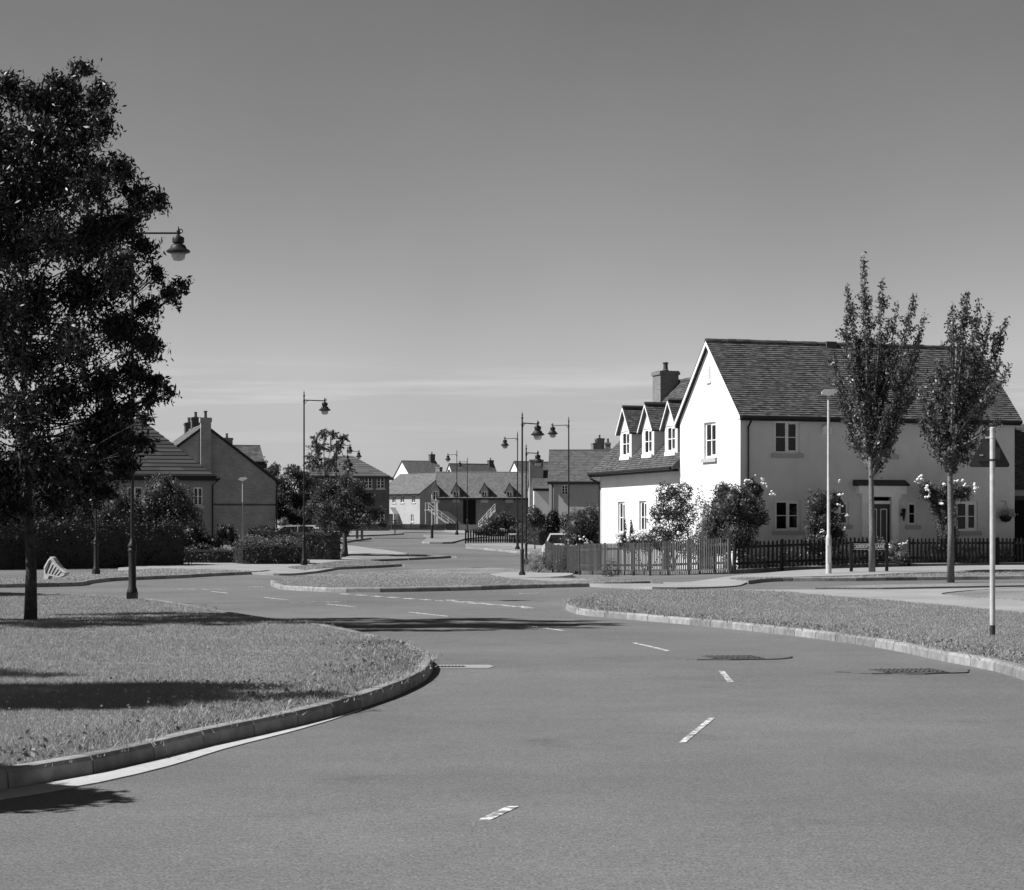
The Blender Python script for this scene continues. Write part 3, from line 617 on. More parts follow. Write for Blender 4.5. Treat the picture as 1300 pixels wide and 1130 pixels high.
def window(parent, o, r, nrm, w, h, cols=2, rows=2, inset=.07, sill=True, casement=True, lab=None, sub=False, fw=.078, sw=.12, lintel=False):
    """o = lower left corner of the opening on the wall face"""
    o = Vector(o); r = Vector(r); nrm = Vector(nrm); z = Vector((0, 0, 1)); b = o - nrm * inset; mb = MB()
    def bar(x0, x1, z0, z1, d=.05, off=0):
        p = [b + r * x + z * q + nrm * off for x, q in ((x0, z0), (x1, z0), (x1, z1), (x0, z1))]; mb.prism(p, -nrm * d, 0)
    bar(0, w, 0, fw); bar(0, w, h - fw, h); bar(0, fw, fw, h - fw); bar(w - fw, w, fw, h - fw)
    cw = (w - 2 * fw) / cols
    for i in range(1, cols): bar(fw + i * cw - .035, fw + i * cw + .035, fw, h - fw)
    for i in range(cols):
        x0 = fw + i * cw + (.035 if i else 0); x1 = fw + (i + 1) * cw - (.035 if i < cols - 1 else 0)
        if casement and i == cols - 1 and cols > 1:
            for q in ((x0, x1, fw, fw + .035), (x0, x1, h - fw - .035, h - fw), (x0, x0 + .035, fw + .035, h - fw - .035), (x1 - .035, x1, fw + .035, h - fw - .035)): bar(*q, d=.06, off=.018)
        for j in range(1, rows): zz = fw + (h - 2 * fw) * j / rows; bar(x0, x1, zz - .013, zz + .013, .03, -.004)
    f = mb.build('window', [M['upvc'], M['pane']], parent) if not sub else None
    pm = MB() if f else mb; mi = 0 if f else 1
    p = [b + r * x + z * q - nrm * .03 for x, q in ((fw * .5, fw * .5), (w - fw * .5, fw * .5), (w - fw * .5, h - fw * .5), (fw * .5, h - fw * .5))]; pm.prism(p, -nrm * .01, mi)
    if f: pm.build('pane', M['pane'], f)
    sm = MB() if f else mb
    if sill:
        p = [o + r * x + z * q for x, q in ((-sw, -.15), (w + sw, -.15), (w + sw, -.004), (-sw, -.004))]; sm.prism([q + nrm * .075 for q in p], -nrm * (.075 + inset * .6), 0)
        if f: sm.build('sill', M['stone'], f)
    if not f: f = mb.build('window', [M['upvc'], M['pane']], parent)
    return f
def chimney(parent, x, y, w, d, z0, z1, mt, pots=1, cap=True):
    mb = MB(); mb.box(x - w / 2, x + w / 2, y - d / 2, y + d / 2, z0, z1 - .16); mb.box(x - w / 2 - .05, x + w / 2 + .05, y - d / 2 - .05, y + d / 2 + .05, z1 - .16, z1 - .05); mb.box(x - w / 2 - .02, x + w / 2 + .02, y - d / 2 - .02, y + d / 2 + .02, z1 - .05, z1)
    c = mb.build('chimney', mt, parent)
    for i in range(pots):
        px = x + (i - (pots - 1) / 2) * .35; m = MB(); m.lathe([(.13, 0), (.13, .06), (.10, .09), (.09, .3), (.12, .33), (.12, .37), (.07, .38)], 12, o=(px, y, z1)); m.build('chimney_pot', M['tilem'], c, smooth='auto')
    return c
def house(name, label, corner, rz, w, d, he, hr, axis, wall, roof, wins=(), chims=(), ov=.3, hip=False, group=None, base=2.0, ref='l', tw=.3, th=.25, gutter=True, wallb=None):
    """corner: world xyz of the front-left (or front-right) ground corner; front along local x, depth +y; wins (face,x,z,w,h,cols,rows)"""
    r = thing(name, label, 'house', corner, rz, group); X0, X1 = (0, w) if ref == 'l' else (-w, 0)
    faces = {'f': (Vector((X0, 0, 0)), Vector((1, 0, 0)), Vector((0, -1, 0)), w), 'r': (Vector((X1, 0, 0)), Vector((0, 1, 0)), Vector((1, 0, 0)), d), 'b': (Vector((X1, d, 0)), Vector((-1, 0, 0)), Vector((0, 1, 0)), w), 'l': (Vector((X0, d, 0)), Vector((0, -1, 0)), Vector((-1, 0, 0)), d)}
    mb = MB()
    for k, (o, rr, nn, L) in faces.items():
        holes = [(q[1], q[1] + q[3], q[2] + base, q[2] + q[4] + base) for q in wins if q[0] == k]
        wallpanel(mb, o - Vector((0, 0, base)), rr, L, he + base, holes, nn)
    if not hip:
        if axis == 'x':
            for X in (X0, X1): mb.add([(X, 0, he), (X, d, he), (X, d / 2, hr - .03)], [(0, 1, 2)])
        else:
            for Y in (0, d): mb.add([(X0, Y, he), (X1, Y, he), ((X0 + X1) / 2, Y, hr - .03)], [(0, 1, 2)])
    mb.build('wall', wall, r)
    for q in wins:
        o, rr, nn, L = faces[q[0]]; window(r, o + rr * q[1] + Vector((0, 0, q[2])), rr, nn, q[3], q[4], q[5] if len(q) > 5 else 2, q[6] if len(q) > 6 else 2, sill=len(q) < 8, casement=False, fw=.06)
    rb = MB(); half = (d if axis == 'x' else w) / 2; tp = (hr - he) / half; t = .12
    if hip:
        rl = min(w, d) / 2; cx0, cx1 = X0 - ov, X1 + ov; y0, y1 = -ov, d + ov; ze = he - ov * tp
        if w >= d: a, b = (X0 + d / 2, d / 2, hr), (X1 - d / 2, d / 2, hr)
        else: a, b = ((X0 + X1) / 2, w / 2, hr), ((X0 + X1) / 2, d - w / 2, hr)
        c = [(cx0, y0, ze), (cx1, y0, ze), (cx1, y1, ze), (cx0, y1, ze)]
        nr = int((hr - ze) / .2)
        for (p0, p1, q0, q1) in ((c[0], c[1], a, b if w >= d else a), (c[1], c[2], b if w >= d else a, b), (c[2], c[3], b, a if w >= d else b), (c[3], c[0], a if w >= d else b, a)):
            p0, p1, q0, q1 = map(Vector, (p0, p1, q0, q1)); n = (p1 - p0).cross(q0 - p0).normalized()
            for i in range(nr):
                t0, t1 = i / nr, (i + 1) / nr; A, B = p0.lerp(q0, t0), p1.lerp(q1, t0); D_, E = p0.lerp(q0, t1), p1.lerp(q1, t1)
                k = max(1, int((B - A).length / 1.2))
                for j in range(k):
                    s0, s1 = j / k, (j + 1) / k
                    rb.add([A.lerp(B, s0) + n * .05, A.lerp(B, s1) + n * .05, D_.lerp(E, s1) + n * .012, D_.lerp(E, s0) + n * .012, A.lerp(B, s0) - n * .01, A.lerp(B, s1) - n * .01], [(0, 1, 2, 3), (4, 5, 1, 0)])
        rb.add([(x, y, z - .02) for x, y, z in c], [(3, 2, 1, 0)])
    else:
        lv = math.hypot(half + ov, (half + ov) * tp)
        if axis == 'x':
            planes = [((X0 - .12, -ov, he - ov * tp), (1, 0, 0), (0, 1, tp), w + .24), ((X1 + .12, d + ov, he - ov * tp), (-1, 0, 0), (0, -1, tp), w + .24)]
        else:
            planes = [((X0 - ov, d + .12, he - ov * tp), (0, -1, 0), (1, 0, tp), d + .24), ((X1 + ov, -.12, he - ov * tp), (0, 1, 0), (-1, 0, tp), d + .24)]
        for o, u, v, lu in planes:
            tiles(rb, Vector(o) + Vector((0, 0, t)), u, v, lu, lv, tw, th, lift=.02)
            o = Vector(o); u = Vector(u); vv = Vector(v).normalized() * lv; rb.prism([o + Vector((0, 0, .0)), o + u * lu, o + u * lu + vv, o + vv], Vector((0, 0, t * .95)))
        rb.tube([((X0 if axis == 'x' else (X0 + X1) / 2) - (.12 if axis == 'x' else 0), (d / 2 if axis == 'x' else -.12), hr + t * .9), ((X1 if axis == 'x' else (X0 + X1) / 2) + (.12 if axis == 'x' else 0), (d / 2 if axis == 'x' else d + .12), hr + t * .9)], .09, 6)
    rf = rb.build('roof', roof, r, rnd=True)
    for q in chims: chimney(r, q[0], q[1], q[2], q[3], q[4], q[5], q[6] if len(q) > 6 else M['brick'])
    if gutter:
        g = MB(); ze = he - ov * tp
        if axis == 'x' or hip: g.box(X0 - .14, X1 + .14, -ov - .14, -ov - .03, ze - .1, ze + .17)
        if axis == 'y':
            g = MB(); g.box(X0 - ov - .1, X0 - ov, -.1, d, ze - .04, ze + .07); g.build('gutter', M['black'], r); g = MB()
        if axis == 'y' or hip:
            g.box(X1 + ov, X1 + ov + .1, -.1, d, ze - .04, ze + .07)
        g.build('gutter', M['black'], r)
    return r

# ---- the white house on the corner
TH = R(18.2); z0 = .5; Cx, Cy = 7.87, 76.0
H = thing('house', 'white rendered two-storey house with small-tile roof and three dormers at the corner', 'house', (Cx, Cy, z0), TH)
LX = 10.75; DY = 5.4; ZW = 5.28; RZ = 7.90; TP = .95
xh = Vector((1, 0, 0)); yh = Vector((0, 1, 0)); up = Vector((0, 0, 1))
fw_holes = []; gd = .15      # ground level inside frame
# front windows (x, z, w, h, cols)
front = [(1.29, 3.90, .95, 1.14, 2), (1.32, 1.22, .97, 1.06, 2), (3.78, 1.43, .36, .80, 1), (6.47, 1.43, .36, .80, 1), (8.40, 1.22, .86, 1.05, 2), (5.05, 3.9, .9, 1.14, 2), (8.15, 3.9, .9, 1.14, 2)]
door = (4.89, 5.77, .15, 2.42)
gab = (DY - 3.16, 3.82, 1.03, 1.27)           # side window measured from the back edge
wb = MB()
wallpanel(wb, (0, 0, -1), xh, LX, ZW + 1, [(x, x + w, z + 1, z + h + 1) for x, z, w, h, c in front] + [(door[0], door[1], door[2] + 1, door[3] + 1)], (0, -1, 0), reveal=.12)
wallpanel(wb, (0, DY, -1), -yh, DY, ZW + 1, [(DY - 3.16, DY - 2.13, 4.82, 6.09)], (-1, 0, 0), reveal=.12)
wallpanel(wb, (LX, 0, -1), yh, DY, ZW + 1, [], (1, 0, 0)); wallpanel(wb, (LX, DY, -1), -xh, LX, ZW + 1, [], (0, 1, 0))
for X in (0, LX): wb.add([(X, 0, ZW), (X, DY, ZW), (X, DY / 2, RZ - .05)], [(0, 1, 2)])
wy0, wy1, wx1 = DY, 14.05, 6.8; WRZ = 7.25
wing_w = [(wy1 - 12.05, 1.15, .75, 1.25), (wy1 - 9.75, 1.15, .75, 1.25)]
wallpanel(wb, (.1, wy1, -1), -yh, wy1 - wy0, 4.85, [(a, a + w, z + 1, z + h + 1) for a, z, w, h in wing_w], (-1, 0, 0), reveal=.1)
wallpanel(wb, (wx1, wy1, -1), -xh, wx1 - .1, 4.85, [], (0, 1, 0)); wallpanel(wb, (wx1, wy0, -1), yh, wy1 - wy0, 4.85, [], (1, 0, 0))
wb.add([(.1, wy1, 3.85), (wx1, wy1, 3.85), (3.45, wy1, WRZ - .05)], [(0, 1, 2)])
wb.build('wall', M['render'], H)
for x, z, w, h, c in front: window(H, (x, 0, z), xh, (0, -1, 0), w, h, c, 2)
window(H, (0, DY - (DY - 3.16), 3.82), -yh, (-1, 0, 0), 1.03, 1.27, 2, 2)
for a, z, w, h in wing_w: window(H, (.1, wy1 - a, z), -yh, (-1, 0, 0), w, h, 2, 2)
mb = MB(); mb.box(-.03, .02, 2.6, 2.85, 6.55, 7.15); mb.box(-.05, .02, 2.55, 2.9, 6.48, 6.55)
for i in range(6): mb.box(-.045, -.03, 2.63, 2.82, 6.6 + i * .085, 6.65 + i * .085)
mb.build('gable_vent', M['render'], H)
# main roof
rb = MB(); ov = .27; zt = RZ - TP * (DY / 2 + ov); lv = (DY / 2 + ov) * math.hypot(1, TP)
for (o, u, v) in (((-.16, -ov, zt + .09), (1, 0, 0), (0, 1, TP)), ((LX + .16, DY + ov, zt + .09), (-1, 0, 0), (0, -1, TP))): tiles(rb, o, u, v, LX + .32, lv, .165, .115, lift=.028, ragged=.006)
for sgn, yb in ((1, -ov), (-1, DY + ov)):
    o = Vector((-.14, yb, zt)); vv = Vector((0, sgn, TP)).normalized() * lv; rb.prism([o, o + xh * (LX + .28), o + xh * (LX + .28) + vv, o + vv], (0, 0, .085))
n_r = 38
for i in range(n_r): a = -.16 + i * (LX + .32) / n_r; rb.tube([(a + .01, DY / 2, RZ + .10), (a + (LX + .32) / n_r - .01, DY / 2, RZ + .10 + random.uniform(-.008, .012))], .085 + random.uniform(-.008, .008), 8)
# wing roof
wlv = (3.35 + .4) * math.sqrt(2); ze = WRZ - (3.35 + .4)
tiles(rb, (-.30, wy1 + .2, ze + .09), (0, -1, 0), (1, 0, 1), wy1 + .2 - wy0 + .0, wlv, .165, .115, lift=.026, ragged=.005)
tiles(rb, (7.2, wy0 - .0, ze + .09), (0, 1, 0), (-1, 0, 1), wy1 + .2 - wy0, wlv, .17, .105, lift=.016)
for sgn, xb in ((1, -.30), (-1, 7.2)):
    o = Vector((xb, wy0, ze)); vv = Vector((sgn, 0, 1)).normalized() * wlv; rb.prism([o, o + yh * (wy1 + .18 - wy0), o + yh * (wy1 + .18 - wy0) + vv, o + vv], (0, 0, .085))
for i in range(28): a = wy0 + i * (wy1 + .2 - wy0) / 28; rb.tube([(3.45, a + .01, WRZ + .12), (3.45, a + (wy1 - wy0) / 28, WRZ + .12)], .085 + random.uniform(-.006, .006), 8)
rb.build('roof', M['tile'], H, rnd=True)
for X in (-.15, LX + .13):       # barge boards
    bb = MB()
    for a, b in (((X, -ov, zt), (X, DY / 2, RZ)), ((X, DY + ov, zt), (X, DY / 2, RZ))):
        bb.prism([Vector(a) + Vector((0, 0, -.06)), Vector(b) + Vector((0, 0, -.06)), Vector(b) + Vector((0, 0, .08)), Vector(a) + Vector((0, 0, .08))], (.03, 0, 0))
    bb.build('bargeboard', M['upvc'], H)
gt = MB(); gt.tube([(-.1, -ov - .06, zt + .05), (LX + .1, -ov - .06, zt + .04)], .062, 8); gt.box(-.1, LX + .1, -ov, -ov + .03, zt - .07, zt + .05); gt.box(-.1, LX + .1, -ov + .03, 0, zt - .03, zt - .01)
gt.build('gutter', M['black'], H)
gt = MB(); gt.tube([(-.36, wy0 + .1, ze + .05), (-.36, wy1 + .15, ze + .05)], .06, 8); gt.box(-.30, -.27, wy0 + .1, wy1 + .15, ze - .08, ze + .05)
for i in range(22): y = wy0 + .4 + i * .4; gt.box(-.27, .1, y, y + .06, ze - .06, ze + .02)
gt.build('gutter', M['black'], H)
dp = MB(); dp.tube([(.27, -ov - .05, zt + .02), (.27, -ov, zt - .1), (.27, -.06, zt - .28), (.27, -.06, -.1)], .036, 8); dp.build('downpipe', M['black'], H)
dp = MB(); dp.tube([(-.36, wy1 + .1, ze), (-.30, wy1, ze - .15), (.0, wy1 - .05, ze - .3), (.03, wy1 - .08, ze - .5), (.03, wy1 - .08, -.3)], .036, 8); dp.build('downpipe', M['black'], H)
chimney(H, 2.95, 14.05, .80, .86, 5.2, 7.78, M['brick'], 1)
mb = MB(); mb.box(4.55, 4.95, 2.55, 2.85, RZ - .1, RZ + .19); mb.build('ridge_vent', M['tilem'], H)
mb = MB(); mb.prism([(3.1, -.005, 4.6), (3.42, -.005, 4.6), (3.42, -.005, 4.85), (3.26, -.005, 4.93), (3.1, -.005, 4.85)], (0, -.09, 0)); mb.build('alarm_box', M['upvc'], H)
# dormers
for yc in (11.5, 9.13, 6.8):
    hw = .62; xf = .22; zs, ze_, za = 4.10, 5.22, 6.05
    def zr(x): return WRZ + .05 - abs(x - 3.45)
    mb = MB(); wallpanel(mb, (xf, yc + hw, zr(xf) - .2), -yh, 2 * hw, ze_ - zr(xf) + .2, [(.17, 2 * hw - .17, .32 + .0, ze_ - zr(xf) + .2 - .05)], (-1, 0, 0), reveal=.06)
    mb.add([(xf, yc - hw, ze_), (xf, yc + hw, ze_), (xf, yc, za - .08)], [(0, 1, 2)])
    for sg in (-1, 1): mb.add([(xf, yc + sg * hw, zr(xf) - .2), (xf, yc + sg * hw, ze_), (1.7, yc + sg * hw, ze_), (1.7, yc + sg * hw, ze_ - .3)], [(0, 1, 2, 3)])
    tpd = (za - ze_) / hw; l2 = (hw + .14) * math.hypot(1, tpd)
    for sg in (-1, 1):
        o = Vector((xf - .14, yc + sg * (hw + .14), ze_ - .14 * tpd)); v = Vector((0, -sg, tpd)); tiles(mb, o + Vector((0, 0, .06)) + (xh * 2.35 if sg > 0 else Vector()), (1, 0, 0) if sg < 0 else (-1, 0, 0), v, 2.35, l2, .17, .105, mi=1, lift=.014)
        mb.prism([o, o + xh * 2.3, o + xh * 2.3 + v.normalized() * l2, o + v.normalized() * l2], (0, 0, .055), 1)
        mb.prism([o + Vector((-.02, 0, -.03)), o + v.normalized() * l2 + Vector((-.02, 0, -.03)), o + v.normalized() * l2 + Vector((-.02, 0, .05)), o + Vector((-.02, 0, .05))], (.02, 0, 0), 2)
    mb.tube([(xf - .15, yc, za + .09), (2.25, yc, za + .09)], .07, 6, 1)
    dm = mb.build('dormer', [M['render'], M['tile'], M['upvc']], H, rnd=True)
    window(dm, (xf, yc + hw - .17, zr(xf) + .12), -yh, (-1, 0, 0), 2 * hw - .34, ze_ - zr(xf) - .17, 2, 2, inset=.03, sill=True, sub=True, sw=.06)
    fm = MB(); fm.prism([(xf - .02, yc - hw - .05, zr(xf) - .3), (xf - .02, yc + hw + .05, zr(xf) - .3), (xf - .02, yc + hw + .05, zr(xf) - .06), (xf - .02, yc - hw - .05, zr(xf) - .06)], (.02, 0, 0)); fm.build('lead_flashing', M['lead'], dm)
# door with surround
dr = MB(); dr.box(door[0], door[1], .06, .11, door[2], 2.17); 
dd = dr.build('door', mat('black_door', .02, rough=.35, spec=.5), H)
bd = MB()
for x0, x1 in ((5.0, 5.26), (5.40, 5.66)):
    for a, b, c, d in ((x0, x1, .5, .53), (x0, x1, 1.97, 2.0), (x0, x0 + .025, .53, 1.97), (x1 - .025, x1, .53, 1.97)): bd.box(a, b, .05, .06, c, d)
bd.build('door_beading', M['upvc'], dd)
hb = MB(); hb.ball((4.97, .03, 1.2), .035, 5); hb.build('door_handle', M['galv'], dd)
sr = MB()
for x0, x1 in ((4.62, 4.89), (5.77, 6.04)):
    sr.box(x0, x1, -.10, 0, .1, 2.42); sr.box(x0 - .03, x1 + .03, -.13, -.10, 2.32, 2.42); sr.box(x0 - .03, x1 + .03, -.13, 0, .0, .2)
    for k in range(3): sr.box(x0 + .04 + k * .075, x0 + .075 + k * .075, -.115, -.10, .25, 2.25)
sr.box(4.40, 6.26, -.28, 0, 2.52, 2.80); sr.box(4.55, 6.1, -.2, 0, 2.42, 2.52); sr.box(door[0], door[1], .02, .12, 2.17, 2.28)
sr.build('door_surround', M['upvc'], H)
cn = MB(); cn.box(4.30, 6.34, -.36, 0, 2.80, 2.86); cn.prism([(4.30, -.36, 2.86), (4.30, 0, 2.86), (4.30, 0, 3.02)], (2.04, 0, 0)); cn.build('porch_canopy', M['lead'], H)
mb = MB(); mb.box(6.16, 6.26, -.02, 0, 1.75, 1.85); mb.tube([(6.21, -.02, 1.8), (6.21, -.14, 1.84), (6.21, -.16, 2.02)], .012, 5); mb.lathe([(.03, .42), (.09, .36), (.08, .33), (.045, .08), (.03, .0), (.01, -.04)][::-1], 6, o=(6.21, -.16, 1.6)); mb.build('wall_lantern', M['black'], H)
# hanging basket
def HW(x, y, z): return Vector((Cx + x * math.cos(TH) - y * math.sin(TH), Cy + x * math.sin(TH) + y * math.cos(TH), z0 + z))
bp_ = HW(10.2, -.32, 1.55)
hbk = thing('hanging_basket', 'hanging basket of pale flowers on a wall bracket by the garage end', 'hanging basket', bp_, TH)
mb = MB(); mb.lathe([(.02, -.02), (.14, .02), (.2, .1), (.22, .2)], 12); mb.build('basket', M['leafD'], hbk)
mb = MB(); mb.tube([(0, .32, .75), (0, .0, .72)], .01, 5)
for a in (0, 2.1, 4.2): mb.tube([(.2 * math.cos(a), .2 * math.sin(a), .2), (0, 0, .72)], .005, 4)
mb.build('bracket', M['black'], hbk)
leaves('flowers', blob((.08, 0, .3), (.36, .25, .2), 420, .3), .06, mat('basket_bloom', .4, .7, attr=True), hbk, elong=.8)
leaves('trailing_leaves', blob((0, 0, .15), (.28, .25, .18), 200, .3), .06, M['leafC'], hbk)
# garage to the right
gp = HW(10.95, .9, 0)
Gr = thing('garage', 'garage with brown tiled roof and dark open doorway right of the white house', 'garage', gp, TH)
mb = MB(); wallpanel(mb, (0, 0, -1), xh, 6, 3.95, [(.15, 2.7, 1.0, 3.35)], (0, -1, 0), reveal=.2); wallpanel(mb, (0, 5.5, -1), -yh, 5.5, 3.95, [], (-1, 0, 0)); wallpanel(mb, (6, 0, -1), yh, 5.5, 3.95, [], (1, 0, 0)); mb.build('wall', M['render2'], Gr)
mb = MB(); mb.box(.1, 2.75, .2, .25, -.2, 2.4); mb.build('opening_shade', M['near_black'], Gr)  # near-black panel stands for the shaded inside of the open doorway
mb = MB(); mb.box(.0, 2.85, -.06, 0, 2.35, 2.5); mb.build('lintel', M['lead'], Gr)
mb = MB(); tiles(mb, (-.1, -.3, 2.85), (1, 0, 0), (0, 1, .8), 6.4, 3.9, .17, .105, lift=.016); tiles(mb, (6.3, 5.8, 2.85), (-1, 0, 0), (0, -1, .8), 6.4, 3.9, .2, .15); mb.prism([(-.1, -.3, 2.78), (6.3, -.3, 2.78), (6.3, 2.75, 5.2), (-.1, 2.75, 5.2)], (0, 0, .06)); mb.add([(0, 0, 2.95), (0, 5.5, 2.95), (0, 2.75, 5.15)], [(0, 1, 2)]); mb.build('roof', M['tile'], Gr, rnd=True)
mb = MB(); mb.box(-.1, 6.3, -.42, -.3, 2.72, 2.83); mb.build('gutter', M['black'], Gr)

# ------------------------------------------------------------------ background houses
def gz(px, s): return tz((px - CX) / s, F / s)
def corner(px, s, dz=0): return ((px - CX) / s, F / s, gz(px, s) + dz)
def zat(py, s): return EYE - (py - HY) / s
# left tiled house in front of the brick gable
cz = gz(275, 24.); hA = house('house', 'rendered house with broad hipped tile roof behind the left-hand trees', corner(271, 24.), R(12), 10.5, 7.4, zat(603, 24) - cz, zat(528, 24) - cz, 'x', mat('grey_render', .36, .42), M['tiled'], [('f', 10.5 - 1.05, 2.75, .48, .95, 2, 2), ('f', 6.0, 2.6, .8, 1.1), ('f', 2.5, 2.6, .8, 1.1), ('f', 8.2, .8, .9, 1.1), ('f', 3, .8, .9, 1.1)], hip=True, ref='r', ov=.25)
mb = MB(); he_ = zat(603, 24) - cz; mb.tube([(.25, -.3, he_ - .25), (-.05, -.08, he_ - .55), (-.05, -.08, 0)], .045, 6); mb.build('downpipe', M['black'], hA)
# brick gable house
rB = R(15.5); cz = gz(350, 19.); wB = 9.4
hB = house('house', 'brick house with plain gable end and tall chimney stack on its face', corner(350, 19.), rB, wB, 9, zat(609, 19) - cz, zat(535, 20) - cz, 'y', M['brickg'], M['tilel'], [], [(-wB + 4.9, 6.5, .6, .7, 5, zat(533, 18) - cz, M['brickd']), (-wB + 4.7, 8.6, .6, .7, 5, zat(546, 17) - cz, M['brickd'])], ref='r', ov=.3)
mb = MB(); mb.box(-wB / 2 - .35, -wB / 2 + .33, -.42, 0, -1, zat(526, 20) - cz - .2); mb.box(-wB / 2 - .40, -wB / 2 + .38, -.47, .2, zat(526, 20) - cz - .2, zat(524, 20) - cz); c_ = mb.build('chimney', M['brickg'], hB)
mb = MB(); mb.lathe([(.12, 0), (.1, .1), (.09, .35), (.13, .4), (.13, .46)], 10, o=(-wB / 2, -.1, zat(524, 20) - cz)); mb.build('chimney_pot', M['tilem'], c_)
mb = MB(); mb.box(-wB, 0, -.02, 0, zat(641, 19.5) - cz, zat(641, 19.5) - cz + .12); mb.build('string_course', M['brickd'], hB)
mb = MB(); mb.tube([(.3, -.1, zat(612, 19) - cz), (.05, -.08, zat(618, 19) - cz), (.05, -.08, 0)], .05, 6); mb.build('downpipe', M['black'], hB)
for a, sg in ((-wB - .3, 1), (.3, -1)):
    mb = MB()
    mb.beam((a, -.1, zat(609, 19) - cz - .3 * .9), (-wB / 2, -.1, zat(535, 20) - cz + .05), .05, .16); mb.build('bargeboard', M['black'], hB)
cz = gz(320, 15.5); house('house', 'dark roofed house seen past the right slope of the brick gable', corner(298, 15.5), R(14), 2.3, 5, zat(586, 15.5) - cz, zat(566, 15.5) - cz, 'x', M['brickd'], M['tile'], [], [(-.3, 3, .9, .7, 4, zat(554, 15.5) - cz, M['brick'])])
cz = gz(470, 12); house('house', 'hip-roofed brick block with small-paned sash windows behind the street trees', corner(494, 12.), R(3), 9.5, 8, zat(604, 12) - cz, zat(577, 12) - cz, 'x', M['brickd'], M['tilem'], [('f', 9.5 - x, zat(620, 12) - cz, .8, 1.1, 2, 3) for x in (1.3, 2.6, 3.9, 5.2, 6.6)] + [('f', 9.5 - x, 1.0, .8, 1.2, 2, 3) for x in (1.3, 2.6, 3.9)], hip=True, ref='r', ov=.4)
# cream terrace
sE = 8.5; cE = (-117 / sE, F / sE, gz(533, sE)); zE = cE[2]
hE = house('house', 'sunlit cream terrace with four upper windows and gabled porch facing the far fence', cE, R(-45), 9.6, 9.5, zat(626.5, sE) - zE, zat(601, sE) - zE, 'x', M['render2'], M['tilel'], [('f', x, zat(638, sE) - zE, .75, 1.05) for x in (1.2, 3.4, 5.3, 7.8)] + [('f', 1.4, .9, .8, 1.1), ('f', 7.6, .9, .6, 1.1)], [(-.9, 4.75, .9, .6, 5, zat(592, sE) - zE)], ref='r', ov=.3)
mb = MB(); mb.prism([(-9.6 + 3.3 + a, -1.1, z) for a, z in ((0, 2.1), (1.7, 2.1), (.85, 3.1))], (0, 1.1, 0)); mb.box(-6.3, -6.15, -1.1, 0, -.3, 2.1); mb.box(-4.75, -4.6, -1.1, 0, -.3, 2.1); mb.build('porch', M['render2'], hE)
mb = MB(); mb.box(-5.9, -5.0, -.03, 0, 0, 2.1); mb.build('door', M['near_black'], hE)
# long dormered garage block
sF = 9.0; cF = ((556 - CX) / sF, F / sF, gz(600, sF)); zF = cF[2]; lF = 13.0
hF = house('house', 'long brick coach-house block with pale roof, four small dormers and black archway', cF, R(4), lF, 8.5, zat(631, sF) - zF, zat(602, 8.7) - zF, 'x', M['brick'], M['tilel'], [], (), ov=.35)
heF = zat(631, sF) - zF
for i, px in enumerate((553, 579, 615, 647)):
    x = (px - 556) / sF; mb = MB(); zb = heF - .8
    wallpanel(mb, (x - .55, -.12, zb), xh, 1.1, 1.75, [(.15, .95, .35, 1.6)], (0, -1, 0), reveal=.06); mb.add([(x - .55, -.12, zb + 1.75), (x + .55, -.12, zb + 1.75), (x, -.12, zb + 2.75)], [(0, 1, 2)])
    for q in (-.55, .55): mb.add([(x + q, -.12, zb), (x + q, 2.2, zb + 1.75), (x + q, -.12, zb + 1.75)], [(0, 1, 2)])
    for q in (-1, 1): mb.prism([(x + q * .75, -.3, zb + 1.4), (x, -.3, zb + 2.8), (x, 3.2, zb + 2.8), (x + q * .75, 1.6, zb + 1.4)], (0, 0, .1), 1)
    d_ = mb.build('dormer', [M['render2'], M['tilem']], hF); window(d_, (x - .4, -.12, zb + .35), xh, (0, -1, 0), .8, 1.25, 2, 2, inset=.03, sill=False, sub=True)
mb = MB(); mb.box((588 - 556) / sF, (604 - 556) / sF, -.04, 0, -.5, heF - .15); mb.build('opening_shade', M['near_black'], hF)  # flat black panel stands for the shade inside the archway
def stair(x0, z0_, x1, z1_, y, parent):
    mb = MB(); n = 12
    for k in (0, 1): mb.beam((x0, y - k * 1.0, z0_), (x1, y - k * 1.0, z1_), .05, .25); mb.beam((x0, y - k, z0_ + .95), (x1, y - k, z1_ + .95), .05, .06); mb.beam((x0, y - k, z0_ + .55), (x1, y - k, z1_ + .55), .04, .04)
    for i in range(n + 1):
        t = i / n; x = x0 + (x1 - x0) * t; z = z0_ + (z1_ - z0_) * t; mb.box(x - .12, x + .12, y - 1, y, z - .02, z + .02)
        if i % 3 == 0:
            for k in (0, 1): mb.beam((x, y - k, z), (x, y - k, z + .97), .05, .05)
    mb.build('staircase', M['upvc'], parent)
stair((549 - 556) / sF - .6, 2.6, (577 - 556) / sF, -.1, -.35, hF); stair((607 - 556) / sF, -.1, (628 - 556) / sF, 2.5, -.35, hF)
mb = MB(); mb.box(-1.9, -.4, -1.4, -.3, 2.5, 2.6); mb.beam((-1.8, -1.35, 0), (-1.8, -1.35, 3.6), .1, .1); mb.beam((-.5, -1.35, 0), (-.5, -1.35, 3.6), .1, .1); mb.beam((-1.8, -1.35, 3.55), (-.5, -1.35, 3.55), .06, .06); mb.build('landing', M['upvc'], hF)
